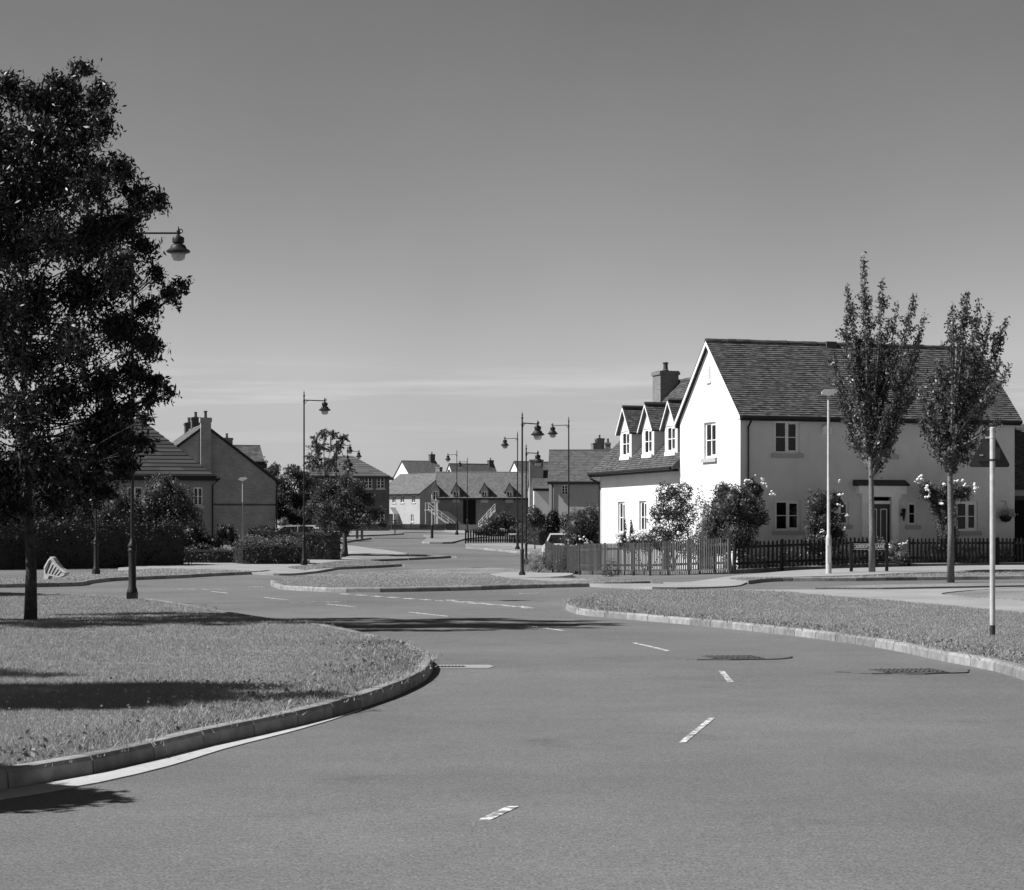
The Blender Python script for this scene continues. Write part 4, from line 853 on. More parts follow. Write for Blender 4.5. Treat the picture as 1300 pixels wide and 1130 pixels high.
# white gabled houses behind
def gabled(label, pxl, pxa, pya, pxr, s, pye, chim):
    cz = gz(pxa, s); r = R(24); d = (pxa - pxl) * 2 / s / math.sin(r + .09); w = (pxr - pxa) / s / math.cos(r)
    y0 = F / s; x0 = (pxa - CX) / s + math.sin(r) * d / 2
    h = house('house', label, (x0, y0, cz), r, w, d, zat(pye, s) - cz, zat(pya, s) - cz, 'x', M['render'], M['tilem'], [], chim(w, d, cz, s), ov=.3)
    return h
gabled('white gabled house with chimney rising behind the left end of the terrace', 493, 509, 585, 551, 8.1, 607, lambda w, d, cz, s: [(w - .6, d / 2, .8, .8, 5, zat(575, s) - cz, M['brickd'])])
gabled('white gabled house with dark ridge and end chimney above the coach-house roof', 562, 570, 589, 626, 8.0, 607, lambda w, d, cz, s: [(w - .5, d / 2, .8, .8, 5, zat(583, s) - cz, M['brickd'])])
gabled('grey gabled house half hidden by the lamp posts in the far centre', 642, 653, 586, 690, 8.2, 606, lambda w, d, cz, s: [])
# houses right of centre
sJ = 14.; zJ = gz(700, sJ); rJ = R(-3)
hJ = house('house', 'pale rendered house with large dark roof between the lamps and the dormer wing', ((697 - CX) / sJ, F / sJ, zJ), rJ, 9.5, 7.2, zat(610.5, sJ) - zJ, zat(576, 13.4) - zJ, 'x', M['render2'], M['tilem'], [('f', 1.15, zat(628, sJ) - zJ, .55, .85, 2, 3), ('f', 5.5, zat(628, sJ) - zJ, .8, .9)], [(5.3, 3.6, .5, .5, 6, zat(567, 13.2) - zJ)], ov=.3)
mb = MB(); mb.tube([(.3, -.08, zat(612, sJ) - zJ), (.3, -.08, 0)], .05, 6); mb.build('downpipe', M['black'], hJ)
zK = gz(760, 11.5); house('house', 'house with lit roof and paired chimneys above the dark roof', ((748 - CX) / 11.5, F / 11.5, zK), R(20), 6, 7, zat(600, 11.5) - zK, zat(570, 11.5) - zK, 'y', M['render2'], M['tilel'], [], [(1.2, 1.0, .9, .7, 5, zat(562, 11.5) - zK), (2.3, 2.6, .9, .7, 5, zat(557, 11.3) - zK)])
zL = gz(685, 12.3); house('house', 'narrow white house with brick stack beside the dark roofed house', ((678 - CX) / 12.3, F / 12.3, zL), R(5), 4.2, 6, zat(619, 12.3) - zL, zat(590, 11.9) - zL, 'x', M['render'], M['tilem'], [('f', 1.9, 2.2, .6, 1.0)], [(.35, 1.4, 1.4, .9, 2, zat(583, 12.3) - zL, M['brick'])])

# ------------------------------------------------------------------ fences
def picket(label, line, h, gapw=.158, pw=.074, mt=None, name='picket_fence', poststep=1.8, rails=(.25, .8), zoff=0., tops=True, group=None):
    mt = mt or M['fence']; bx, by = line[0]; bz = tz(bx, by); r = thing(name, label, 'fence', (bx, by, bz), 0, group)
    mp_ = MB(); pp = resample(line, gapw); posts = resample(line, poststep)
    for i, (x, y) in enumerate(pp):
        nx = pp[min(i + 1, len(pp) - 1)]; pv = pp[max(i - 1, 0)]; a = math.atan2(nx[1] - pv[1], nx[0] - pv[0]); z = tz(x, y) + zoff - bz; x -= bx; y -= by
        hh = h + random.uniform(-.012, .012); tl = random.uniform(-.012, .012)
        c, s_ = math.cos(a), math.sin(a)
        def q(u, v, w): return (x + u * c - v * s_, y + u * s_ + v * c, z + w)
        o_ = [(-pw / 2, .06), (pw / 2, .06), (pw / 2 + tl, hh - .05), (tl, hh), (-pw / 2 + tl, hh - .05)] if tops else [(-pw / 2, .06), (pw / 2, .06), (pw / 2, hh), (-pw / 2, hh)]
        n = len(o_); vs = [q(u, -.03, w) for u, w in o_] + [q(u, -.01, w) for u, w in o_]
        mp_.add(vs, [tuple(range(n)), tuple(range(2 * n - 1, n - 1, -1))] + [(k, k + n, (k + 1) % n + n, (k + 1) % n) for k in range(n)])
    mp_.build('pickets', mt, r, rnd=True)
    rl = MB()
    for a, b in zip(posts, posts[1:] + [line[-1]]):
        for rr in rails: rl.beam((a[0] - bx, a[1] - by + .02, tz(*a) + zoff - bz + h * rr), (b[0] - bx, b[1] - by + .02, tz(*b) + zoff - bz + h * rr), .04, .08)
    rl.build('rails', mt, r, rnd=True)
    for a in posts + [line[-1]]:
        m = MB(); z = tz(*a) + zoff - bz; m.box(a[0] - bx - .045, a[0] - bx + .045, a[1] - by - .01, a[1] - by + .08, z - .2, z + h + .02); m.build('post', mt, r, rnd=True)
    return r
fc = [G(px, py, .12) for px, py in ((697, 728.5), (740, 731), (790, 734), (835, 735), (880, 731.5), (932, 725.5))]
fl_ = smooth_line([(1.5, 97)] + [(1.95, 91.5), (3.0, 87), (4.1, 82.5), (5.1, 79), (6.1, 76), (7.25, 73.4)])
picket('low wooden picket fence curving along the white house gable side', fl_, 1.12, zoff=.1)
fr0 = Vector((7.4, 73.3)); du = Vector((math.cos(R(22)), math.sin(R(22))))
fA = [tuple(fr0), tuple(fr0 + du * 5.35)]; fB = [tuple(fr0 + du * 6.65), tuple(fr0 + du * 17)]
picket('picket fence, backlit shade in its colour, in front of the house left of the garden gap', [tuple(fr0 + du * t) for t in np.linspace(0, 5.4, 8)], .98, zoff=.1, mt=M['fenced'])  # backlit run of the fence: shade put in as a darker wood
picket('picket fence, backlit shade in its colour, in front of the house right of the garden gap', [tuple(fr0 + du * t) for t in np.linspace(6.75, 17, 12)], .92, zoff=.1, mt=M['fenced'])  # same darker wood for the backlit shade
# garden soil round the house
gd_poly = [(2.2, 97), (2.4, 91.5), (3.4, 87), (4.5, 82.5), (5.5, 79), (6.5, 76), (7.5, 73.7)] + [tuple(fr0 + du * t + Vector((0, .2))) for t in (1, 5, 10, 17)] + [(26, 100), (6, 104)]
sheet('garden_ground', gd_poly, .13, M['soil'], 2)
picket('black picket fence with shrubs behind at the far side road corner', [G(px, py, .1) for px, py in ((591, 688.5), (620, 688.5), (650, 688.3), (688, 688.0))], 1.0, mt=M['fenced'], gapw=.2, pw=.11)
sg = [G(391, 708.5, .1), G(428, 707, .1)]
picket('short dark picket panel beside the hedge near the second lamp', [sg[0], ((sg[0][0] + sg[1][0]) / 2, (sg[0][1] + sg[1][1]) / 2), sg[1]], .72, mt=M['fenced'])
def boardfence(label, a, b, h, mt):
    bz = tz(*a); r = thing('board_fence', label, 'fence', (a[0], a[1], bz)); mb = MB(); n = int(math.dist(a, b) / .15)
    for i in range(n):
        t = i / n; x = a[0] + (b[0] - a[0]) * t; y = a[1] + (b[1] - a[1]) * t; z = tz(x, y) - bz; mb.box(x - a[0], x - a[0] + .14, y - a[1] + (i % 2) * .01, y - a[1] + .03, z - .3, z + h + random.uniform(-.01, .01))
    mb.build('boards', mt, r, rnd=True)
    for i in range(0, n, 16):
        t = i / n; x = a[0] + (b[0] - a[0]) * t; y = a[1] + (b[1] - a[1]) * t; z = tz(x, y) - bz; m = MB(); m.box(x - a[0] - .06, x - a[0] + .06, y - a[1] - .1, y - a[1], z - .3, z + h + .08); m.build('post', mt, r, rnd=True)
    return r
fm_ = mat('weathered_board', .12, .19, attr=True, rough=.9)
boardfence('long weathered board fence in front of the cream terrace', G(395, 672.5, .1), G(566, 672, .1), .75, fm_)
boardfence('dark slatted gate section between the far board fence and the lamp', G(567, 672.5, .1), G(582, 673, .1), .8, M['fenced'])
boardfence('pale low board fence under the black archway', G(583, 673, .1), G(606, 673.5, .1), .7, mat('pale_board', .26, .34, attr=True))

# ------------------------------------------------------------------ street lamps
def lamp(label, px, py, s, arm_py, head_px, group='black column street lamps', ground=True):
    x = (px - CX) / s; y = F / s; z = zat(py, s)
    if ground: x, y = G(px, py, .1); z = tz(x, y) + .1; s = F / y
    h = zat(arm_py, s) - z; L = 1.02; a = max(-1, min(1, (head_px - px) / s / L)); ang = math.acos(a)   # arm swings away from the viewer
    r = thing('street_lamp', label, 'street lamp', (x, y, z), ang, group); K = min(1.0, h / 7.2)
    mb = MB(); mb.box(-.11 * K, .11 * K, -.11 * K, .11 * K, -.1, .16 * K); mb.lathe([(.12 * K, .16 * K), (.105 * K, .24 * K), (.085 * K, .28 * K), (.082 * K, 1.05 * K), (.10 * K, 1.07 * K), (.10 * K, 1.11 * K), (.085 * K, 1.13 * K), (.105 * K, 1.17 * K), (.10 * K, 1.21 * K), (.065 * K, 1.27 * K), (.045 * K, 1.36 * K)], 16); mb.build('pedestal', M['black'], r, smooth='auto')
    mb = MB(); zc = 1.3 * K; mb.lathe([(.042, zc), (.038, h * .45), (.052, h * .45 + .01), (.052, h * .45 + .05), (.036, h * .45 + .06), (.032, h - .1), (.045, h - .09), (.045, h - .04), (.03, h + .0), (.028, h + .16), (.05, h + .18), (.04, h + .22), (.018, h + .26), (.03, h + .31), (.012, h + .38), (.003, h + .45)], 12); mb.build('pole', M['black'], r, smooth='auto')
    mb = MB(); mb.tube([(0, 0, h), (L + .05, 0, h)], .022, 8)
    mb.tube([(L + .05 + .045 * math.sin(t), 0, h + .045 - .045 * math.cos(t)) for t in np.linspace(0, 4.3, 9)], .012, 6); mb.tube([(.04, 0, h - .16), (.1, 0, h - .08), (.2, 0, h - .02)], .012, 6); mb.build('arm', M['black'], r, smooth='auto')
    mb = MB(); o = (L, 0, h); mb.lathe([(.225, -.44), (.262, -.425), (.268, -.40), (.24, -.375), (.185, -.34), (.165, -.29), (.14, -.26), (.10, -.245), (.10, -.225), (.13, -.215), (.135, -.12), (.12, -.09), (.07, -.07), (.03, -.04), (.03, .02), (.045, .05), (.02, .10), (.003, .16)], 20, o=o); mb.build('lamp_shade', M['black'], r, smooth='auto')
    mb = MB(); mb.lathe([(.02, -.62), (.10, -.605), (.145, -.565), (.16, -.51), (.165, -.43)], 18, o=o); mb.build('lamp_glass', M['glass'], r, smooth=True)
    return r
lamp('tall black lamp post on the near left grass beside the dark tree', 168, 761, 58, 296, 227)
lamp('black lamp post by the hedge and short picket panel, arm pointing right', 386, 717, 28, 508, 411)
lamp('black lamp post at the fence corner, nearest of the central cluster', 663, 731, 30, 537, 683)
lamp('black lamp post rising behind the parked car, arm pointing left', 722, 705, 25, 539.6, 702, ground=False)
lamp('black lamp post left of the central cluster, arm pointing left', 657, 697.5, 19.5, 556.4, 641)
lamp('shorter black lamp post behind the central cluster, head over grey stack', 668, 713.5, 25, 574.8, 683)
lamp('nearer of two distant lamps above the leafy street tree', 427, 690, 17, 565.6, 444, ground=False)
lamp('farther of two distant lamps by the hip-roofed block', 441, 688, 15.5, 573, 455, ground=False)
lamp('distant lamp before the coach-house, nearer of its pair', 580, 678, 14, 577, 568.5)
lamp('most distant lamp in front of the coach-house archway', 593.3, 675.5, 12.4, 586, 583.5)
lamp('black lamp post on the far left verge against dark hedge', 122, 729, 34, 462, 100)
def column(label, px, py, s, top, ground=True, k=1.):
    x = (px - CX) / s; y = F / s; z = zat(py, s)
    if ground: x, y = G(px, py, .1); z = tz(x, y) + .08; s = F / y
    h = zat(top, s) - z; r = thing('street_lamp', label, 'street lamp', (x, y, z), 0, 'plain grey street light columns')
    mb = MB(); mb.lathe([(.085 * k, -.1), (.085 * k, 1.08), (.07 * k, 1.16), (.05 * k, 1.2), (.045 * k, h * .6), (.038 * k, h - .1)], 14); mb.box(-.045, .045, -.09, -.083, .35, .85); mb.build('column', M['galv'], r, smooth='auto')
    mb = MB(); mb.box(-.03, .03, -.03, .03, h - .12, h - .02); w0 = [(-.2, -.1), (.24, -.1), (.24, .1), (-.2, .1)]
    pr = [(-.20, h - .10), (.0, h - .16), (.24, h - .05), (.25, h + .01), (.1, h + .05), (-.12, h + .03), (-.21, h - .04)]; mb.prism([(a, -.09, b) for a, b in pr], (0, .18, 0)); mb.build('lamp_head', M['galv'], r); return r
column('pale grey street light column on the verge before the white house', 1052, 729, 42, 496)
column('thin grey street light before the brick gable', 308, 690, 24, 607, ground=False, k=.6)

# ------------------------------------------------------------------ signs
x, y = G(1260, 808, .1); s = F / y
r = thing('road_sign', 'back of a triangular warning sign on a grey pole on right verge', 'road sign', (x, y, tz(x, y) + .09)); h = zat(543, s) - (tz(x, y) + .09)
mb = MB(); mb.lathe([(.038, -.1), (.038, h), (.03, h + .006), (.004, h + .01)], 18); mb.build('pole', M['galv'], r, smooth='auto')
mb = MB(); mb.lathe([(.0395, 0), (.0395, .17)], 18); mb.build('pole_foot', M['signback'], r, smooth='auto')
zb = zat(593, s) - r.location.z; wd = .60; pts = []; cx0 = -.03
for cx_, cz_, a0 in ((cx0 - wd / 2 + .05, zb + .035, 210), (cx0 + wd / 2 - .05, zb + .035, 330), (cx0, zb + .50, 90)):
    for k in range(-3, 4): a = R(a0 + k * 20); pts.append((cx_ + .035 * math.cos(a), .06, cz_ + .035 * math.sin(a)))
pts = sorted(pts, key=lambda p: math.atan2(p[2] - zb - .2, p[0] - cx0)); mb = MB(); mb.prism(pts, (0, .004, 0)); mb.build('sign_plate', M['signback'], r)
for zz in (zb + .10, zb + .42):
    mb = MB(); wq = .17 if zz < zb + .2 else .06; mb.box(cx0 - wq, cx0 + wq + .03, .038, .058, zz - .014, zz + .014); mb.lathe([(.0425, zz - .014), (.0425, zz + .014)], 16); mb.build('bracket', M['signback'] if zz < zb + .2 else M['galv'], r)
mb = MB(); mb.box(cx0 - .14, cx0 - .09, .056, .0585, zb + .16, zb + .18); mb.build('sticker', M['stone'], r)
def namesign(label, pxl, pyl, pxr, pyr, pt, pb, text=None, plate=True, pm=None, post=.09):
    a = G(pxl, pyl, .1); b = G(pxr, pyr, .1); y = (a[1] + b[1]) / 2; s = F / y; xa = (pxl - CX) / s; xb = (pxr - CX) / s; zg = tz(xa, y) + .09
    r = thing('street_name_sign', label, 'street sign', ((xa + xb) / 2, y, zg)); hw = (xb - xa) / 2; zt = zat(pt, s) - zg
    for q in (-hw, hw):
        m = MB(); m.box(q - post / 2, q + post / 2, 0, .08, -.2, zt + .04); m.build('post', M['black'], r)
    if plate:
        z1 = zt - .01; z0_ = zat(pb, s) - zg; m = MB(); m.box(-hw + post / 2, hw - post / 2, .02, .05, z0_, z1); pl = m.build('name_plate', pm or M['black'], r)
        if text:
            m = MB(); t_ = .012
            for q in ((-hw + post / 2, hw - post / 2, z0_, z0_ + t_), (-hw + post / 2, hw - post / 2, z1 - t_, z1)): m.box(q[0], q[1], .016, .02, q[2], q[3])
            m.build('plate_border', M['upvc'], pl)
            cu = bpy.data.curves.new('lettering', 'FONT'); cu.body = text; cu.align_x = 'CENTER'; cu.align_y = 'CENTER'; cu.size = (z1 - z0_) * .82; cu.extrude = .002; cu.offset = .0015; cu.space_character = 1.08
            to = bpy.data.objects.new('lettering_tmp', cu); C.objects.link(to); bpy.context.view_layer.update(); me = bpy.data.meshes.new_from_object(to.evaluated_get(bpy.context.evaluated_depsgraph_get())); bpy.data.objects.remove(to)
            wv = max(v.co.x for v in me.vertices) - min(v.co.x for v in me.vertices); kx = min(1.0, (2 * hw - post - .06) / wv); kx = (2 * hw - post - .06) / wv
            for v in me.vertices: v.co = Vector((v.co.x * kx, .017 - v.co.z, (z0_ + z1) / 2 + v.co.y))
            me.materials.clear(); me.materials.append(M['upvc']); o = bpy.data.objects.new('lettering', me); C.objects.link(o); o.parent = pl
    return r
namesign('street name sign reading QUIDDITCH LANE between two black posts', 1081, 726.5, 1126, 726.5, 690, 697.5, 'QUIDDITCH LANE')
namesign('pale name plate on black posts left of the central lamps', 644, 688.8, 657.5, 688.8, 677, 679, pm=M['upvc'], post=.12)
namesign('low black-posted frame sign right of the central lamps', 678, 690, 690, 690, 679, 680.5, post=.12)
xa, ya = sg[0]; xb, yb = sg[1]; s = F / ya
r = thing('street_name_sign', 'white name plate fixed above the short picket panel', 'street sign', ((414 - CX) / s, ya - .2, tz(xa, ya) + .1)); zz = zat(694.5, s) - r.location.z
mb = MB(); mb.box(-.37, .37, 0, .03, zz - .06, zz + .06); mb.build('name_plate', M['upvc'], r)
for q in (-.33, .33):
    mb = MB(); mb.box(q - .03, q + .03, .03, .09, -.2, zz + .05); mb.build('post', M['black'], r)
# slim pole sign on the small island, bollards, post by the far verge
x, y = G(548.5, 683.5, .1); s = F / y; r = thing('sign_pole', 'slim pole with dark foot on the small road island', 'pole', (x, y, tz(x, y) + .1)); mb = MB(); h = zat(645, s) - r.location.z
mb.lathe([(.04, .9), (.04, h)], 8); mb.build('pole', M['galv'], r); mb = MB(); mb.lathe([(.1, -.1), (.1, .95), (.05, 1.0)], 10); mb.build('pole_foot', M['black'], r)
x, y = G(501.5, 677.5, .1); s = F / y; r = thing('bird_table', 'small post with dark shelf top on the far verge', 'post', (x, y, tz(x, y) + .1)); mb = MB(); h = zat(661, s) - r.location.z
mb.box(-.05, .05, -.05, .05, -.1, h); mb.build('post', M['fence'], r, rnd=True); mb = MB(); mb.box(-.25, .25, -.2, .2, h - .25, h - .18); mb.box(-.16, .16, -.14, .14, h - .02, h + .06); mb.build('shelf', M['black'], r)
for i, (px, py, lb) in enumerate(((453.5, 684, 'left of two wooden bollards by the far kerb'), (459.5, 684.5, 'right of two wooden bollards by the far kerb'))):
    x, y = G(px, py, .1); r = tag(MB().build('bollard', M['fenced']) if False else bpy.data.objects.new('bollard', None), lb, 'bollard', 'wooden bollards on the far verge'); C.objects.link(r); r.location = (x, y, tz(x, y) + .08)
    mb = MB(); mb.box(-.09, .09, -.09, .09, -.1, .82); mb.build('shaft', M['fence'], r, rnd=True); mb = MB(); mb.add([(-.09, -.09, .82), (.09, -.09, .82), (.09, .09, .82), (-.09, .09, .82), (0, 0, .92)], [(0, 1, 4), (1, 2, 4), (2, 3, 4), (3, 0, 4)]); mb.build('cap', M['fence'], r, rnd=True)

# ------------------------------------------------------------------ pale slotted fan-shaped stone on the far left verge
x, y = G(62, 736, .1); s = F / y
r = thing('stone_marker', 'pale curved stone marker with five slots on the far left verge', 'sculpture', (x, y, tz(x, y) + .08), R(-14))
def q_(px, py): return ((px - 62) / s, (736 - py) / s)
out = [(55, 736), (55, 719), (60, 711), (64, 706), (67, 707), (72, 714), (78, 720), (86, 726), (82, 730), (76, 732), (62, 730), (60, 736)]
mb = MB(); mb.prism([(q_(a, b)[0], 0, q_(a, b)[1]) for a, b in out], (0, .28, 0)); mb.build('body', M['sculp'], r)
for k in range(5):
    t = k / 4; a = q_(58.5 + 15.5 * t, 726.5 + 3.5 * t); b = q_(64 + 15.5 * t, 713.5 + 11 * t); m = MB(); m.beam((a[0], -.012, a[1]), (b[0], -.012, b[1]), .022, .045, up=(0, 1, 0)) if False else m.prism([(a[0] - .022, -.006, a[1]), (a[0] + .022, -.006, a[1]), (b[0] + .022, -.006, b[1]), (b[0] - .022, -.006, b[1])], (0, .003, 0)); m.build('slot', M['near_black'], r)
# rim
m = MB(); pr = [q_(a, b) for a, b in ((57, 726), (57, 720), (62, 711), (65, 709), (71, 716), (77, 722), (84, 726.5))]; m.tube([(a, -.01, b) for a, b in pr], .022, 6); m.build('rim', M['sculp'], r)

# ------------------------------------------------------------------ cars
def car(label, x, y, z, rz, paint):
    r = thing('parked_car', label, 'car', (x, y, z), rz)
    prof = [(-2.0, .35), (-2.05, .62), (-1.95, .80), (-1.15, .95), (-.6, .99), (1.95, .97), (2.05, .7), (2.0, .35), (1.62, .33), (1.55, .5), (1.4, .62), (1.2, .65), (1.0, .62), (.85, .5), (.8, .3), (-.95, .3), (-1.0, .5), (-1.15, .62), (-1.35, .65), (-1.55, .6), (-1.68, .48), (-1.72, .33)]
    mb = MB(); n = len(prof); rows = [(-.84, .96), (-.80, 1), (.80, 1), (.84, .96)]
    vs = [];
    for yy, k in ((-.85, .97), (-.81, 1.0), (.81, 1.0), (.85, .97)): vs += [(a * k, yy, .6 + (b - .6) * k) for a, b in prof]
    fs = [tuple(range(n)), tuple(range(4 * n - 1, 3 * n - 1, -1))]
    for q in range(3): fs += [(q * n + i, (q + 1) * n + i, (q + 1) * n + (i + 1) % n, q * n + (i + 1) % n) for i in range(n)]
    mb.add(vs, fs)
    cab = [(-1.15, .95), (-.45, 1.42), (-.2, 1.48), (1.3, 1.47), (1.55, 1.42), (1.98, .97)]; vs = []
    for sg_ in (-1, 1): vs += [(a, sg_ * (.80 if b < 1.2 else .62), b) for a, b in cab]
    m = 6; mb.add(vs, [tuple(range(m)), tuple(range(2 * m - 1, m - 1, -1))] + [(i, i + m, (i + 1) % m + m, (i + 1) % m) for i in range(m)]); mb.build('body', paint, r)
    for sg_ in (-1, 1):
        for w in ([(-.95, 1.02), (-.42, 1.38), (.35, 1.40), (.35, 1.02)], [(.42, 1.02), (.42, 1.40), (1.25, 1.40), (1.6, 1.05)]):
            def yy(b): return sg_ * (.80 - .18 * (b - .95) / .5 + .012)
            g = MB(); g.add([(a, yy(b), b) for a, b in w] + [(a, yy(b) - sg_ * .01, b) for a, b in w], [(0, 1, 2, 3), (7, 6, 5, 4)]); g.build('side_window', M['pane'], r)
    g = MB(); g.prism([(-1.08, -.68, 1.01), (-1.08, .68, 1.01), (-.5, .56, 1.40), (-.5, -.56, 1.40)], (-.012, 0, .012)); g.build('windscreen', M['pane'], r)
    g = MB(); g.prism([(1.9, -.66, 1.04), (1.9, .66, 1.04), (1.6, .56, 1.38), (1.6, -.56, 1.38)], (.012, 0, .008)); g.build('rear_window', M['pane'], r)
    for wx in (-1.36, 1.2):
        for sg_ in (-1, 1):
            w = MB(); w.tube([(wx, sg_ * .68, .31), (wx, sg_ * .84, .31)], .31, 20); wo_ = w.build('wheel', M['tyre'], r); w = MB(); w.tube([(wx, sg_ * .835, .31), (wx, sg_ * .85, .31)], .2, 14); w.build('hub_cap', M['galv'], wo_)
    for sg_ in (-1, 1):
        w = MB(); w.box(-2.03, -1.93, sg_ * .6 - .15, sg_ * .6 + .15, .62, .76); w.build('headlight', M['glass'], r)
    return r
zc = zat(677, 27) - 1.48; car('silver hatchback parked behind the garden fence and roses', (716 - CX) / 27, F / 27 + 1.2, zc, R(84), M['carp'])
zc = zat(667, 22) - 1.46; car('pale car with only its roof showing above the clipped hedge', (370 - CX) / 22, F / 22, zc, R(2), M['carp'])

# ------------------------------------------------------------------ the dark tree on the near left verge
tx, ty = G(38, 788, .1); sA = F / ty; tb = (tx, ty, tz(tx, ty) + .1)
raw = [(105, 88, 16), (88, 115, 27), (122, 122, 22), (62, 128, 26), (36, 118, 22), (8, 108, 22), (-20, 125, 35), (126, 155, 22), (95, 165, 33), (45, 175, 40), (0, 180, 40), (-50, 170, 40), (146, 212, 22), (112, 225, 34), (60, 235, 40), (10, 245, 40), (-40, 240, 45), (176, 250, 22), (203, 254, 13), (158, 283, 26), (110, 295, 38), (55, 305, 40), (0, 315, 40), (-60, 300, 45),
       (183, 315, 20), (196, 345, 16), (150, 345, 30), (100, 365, 38), (40, 375, 40), (-20, 385, 45), (-90, 370, 45), (215, 372, 16), (232, 360, 9), (190, 390, 20), (150, 415, 30), (95, 435, 38), (35, 445, 40), (-30, 455, 45), (-100, 440, 45), (186, 435, 22), (172, 475, 22), (200, 482, 16), (213, 498, 9), (138, 485, 30), (80, 505, 36), (20, 515, 40), (-50, 520, 45), (165, 515, 17), (184, 530, 10), (150, 555, 24), (100, 570, 32), (45, 575, 36), (-10, 585, 40), (-70, 580, 40), (160, 578, 13), (118, 600, 22), (60, 608, 24), (0, 612, 24), (90, 610, 16), (20, 640, 22), (70, 640, 18), (105, 632, 18), (135, 622, 16), (-30, 630, 30), (150, 600, 18), (178, 560, 14), (165, 590, 12), (120, 560, 30), (80, 590, 26), (140, 530, 26), (188, 505, 14), (0, 655, 18), (-50, 650, 26)]
cl = []
for px, py, rr in raw:
    half = 3.1 * math.sqrt(max(.08, 1 - ((px - 30) / 215) ** 2)) * min(1, (py - 50) / 200 + .25)
    for k in range(3 if rr > 20 else 2):
        Y = ty + (random.uniform(-1, 1) if k else -.3) * half; s_ = F / Y; j = rr * .3
        p = P(px + random.uniform(-j, j), py + random.uniform(-j, j), s_); cl.append((p.x, p.y, p.z, rr / s_ * random.uniform(.8, 1.0)))
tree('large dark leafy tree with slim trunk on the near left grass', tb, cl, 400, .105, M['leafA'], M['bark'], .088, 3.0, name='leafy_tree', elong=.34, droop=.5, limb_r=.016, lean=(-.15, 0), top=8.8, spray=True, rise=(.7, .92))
# trees just outside the left edge whose shadows cross the grass
def offtree(x, y, h, rad, lab, zlow=2.2):
    z = tz(x, y) + .1; c = []
    for _ in range(62):
        t = random.random(); a = random.uniform(0, 6.28); q = rad * math.sqrt(random.random()) * (1 - .5 * abs(t - .4)); c.append((x + q * math.cos(a), y + q * math.sin(a), zlow + .4 + t * (h - zlow - .6), .55))
    tree(lab, (x, y, z), c, 120, .15, M['leafA'], M['bark'], .1, 1.8, name='leafy_tree', elong=.4, droop=.4, group='street trees beyond the left edge')
offtree(-8.8, 18.6, 6.9, 1.7, 'leafy street tree just beyond the left edge, second nearest')
offtree(-11.6, 21.4, 6.4, 1.5, 'leafy street tree beyond the left edge, third nearest')
offtree(-5.9, 12.2, 3.25, .36, 'small leafy tree just beyond the left edge, nearest one', 1.9)
offtree(-14.0, 34.6, 7.6, 2.3, 'leafy street tree beyond the left edge behind the dark tree')
offtree(-18.0, 51.5, 6.8, 1.7, 'farthest leafy street tree beyond the left edge')

# ------------------------------------------------------------------ the two upswept trees before the white house
x, y = G(1107, 727, .1); s = F / y
sprays('upswept young tree in front of the house door by the name sign', (x, y, tz(x, y) + .09), [(1106, 612), (1100, 400)], [(1099, 324), (1094, 345), (1076, 362), (1083, 385), (1068, 405), (1108, 372), (1115, 360), (1130, 405), (1140, 385), (1158, 378), (1150, 400), (1168, 400), (1172, 425), (1063, 450), (1120, 420), (1145, 440), (1062, 480), (1072, 440), (1160, 465), (1090, 430), (1105, 440), (1070, 505), (1168, 490), (1150, 510), (1128, 470), (1080, 530), (1143, 545), (1074, 555), (1135, 570), (1090, 560), (1118, 520), (1100, 500)], s, M['leafB'], M['barkp'], .085, name='young_tree', group='upswept street trees before the white house', dens=112, rad=.13)
x, y = G(1207, 735, .1); s = F / y
sprays('upswept young tree in front of the right-hand windows near the triangular sign', (x, y, tz(x, y) + .09), [(1206, 608), (1215, 430)], [(1203, 388), (1221, 375), (1232, 374), (1213, 400), (1249, 380), (1255, 398), (1240, 405), (1286, 403), (1280, 425), (1263, 460), (1272, 470), (1195, 455), (1180, 470), (1168, 490), (1222, 430), (1238, 440), (1250, 450), (1205, 470), (1262, 505), (1172, 515), (1166, 535), (1262, 535), (1188, 505), (1225, 490), (1245, 500), (1178, 560), (1250, 560), (1190, 580), (1238, 582), (1210, 540), (1230, 540)], s, M['leafB'], M['barkp'], .085, name='young_tree', group='upswept street trees before the white house', dens=118, rad=.135)

# ------------------------------------------------------------------ planting round the white house
def bl(px, py, s, rx, ry, rz=None, dy=0.):
    p = P(px, py, s); return (p.x, p.y + dy, p.z, rx / s, (ry if rz is not None else rx) / s, (rz if rz is not None else ry) / s)
def fl(px, py, s, dy=-.3): p = P(px, py, s); return (p.x, p.y + dy, p.z)
s = 35.6
bush('tall leafy shrub between the wing windows and the gable', [bl(854, 640, s, 22, 24), bl(845, 625, s, 14, 14), bl(866, 625, s, 15, 14), bl(850, 665, s, 26, 22), bl(868, 655, s, 18, 22), bl(838, 650, s, 14, 12), bl(862, 685, s, 24, 16), bl(836, 683, s, 16, 14)], 230, .10, M['leafC'], flowers=[fl(840, 660, s, -.5), fl(862, 679, s, -.6), fl(877, 675, s, -.5)], base=((855 - 650) / s, F / s), cores=False)
s = 36.4
bush('feathery pale shrub growing against the sunlit gable', [bl(889, 655, s, 9, 36), bl(893, 680, s, 12, 20), bl(884, 690, s, 12, 14)], 200, .085, M['leafL'], cores=False, base=((887 - 650) / s, F / s))
s = 37.0; s2 = 37.9
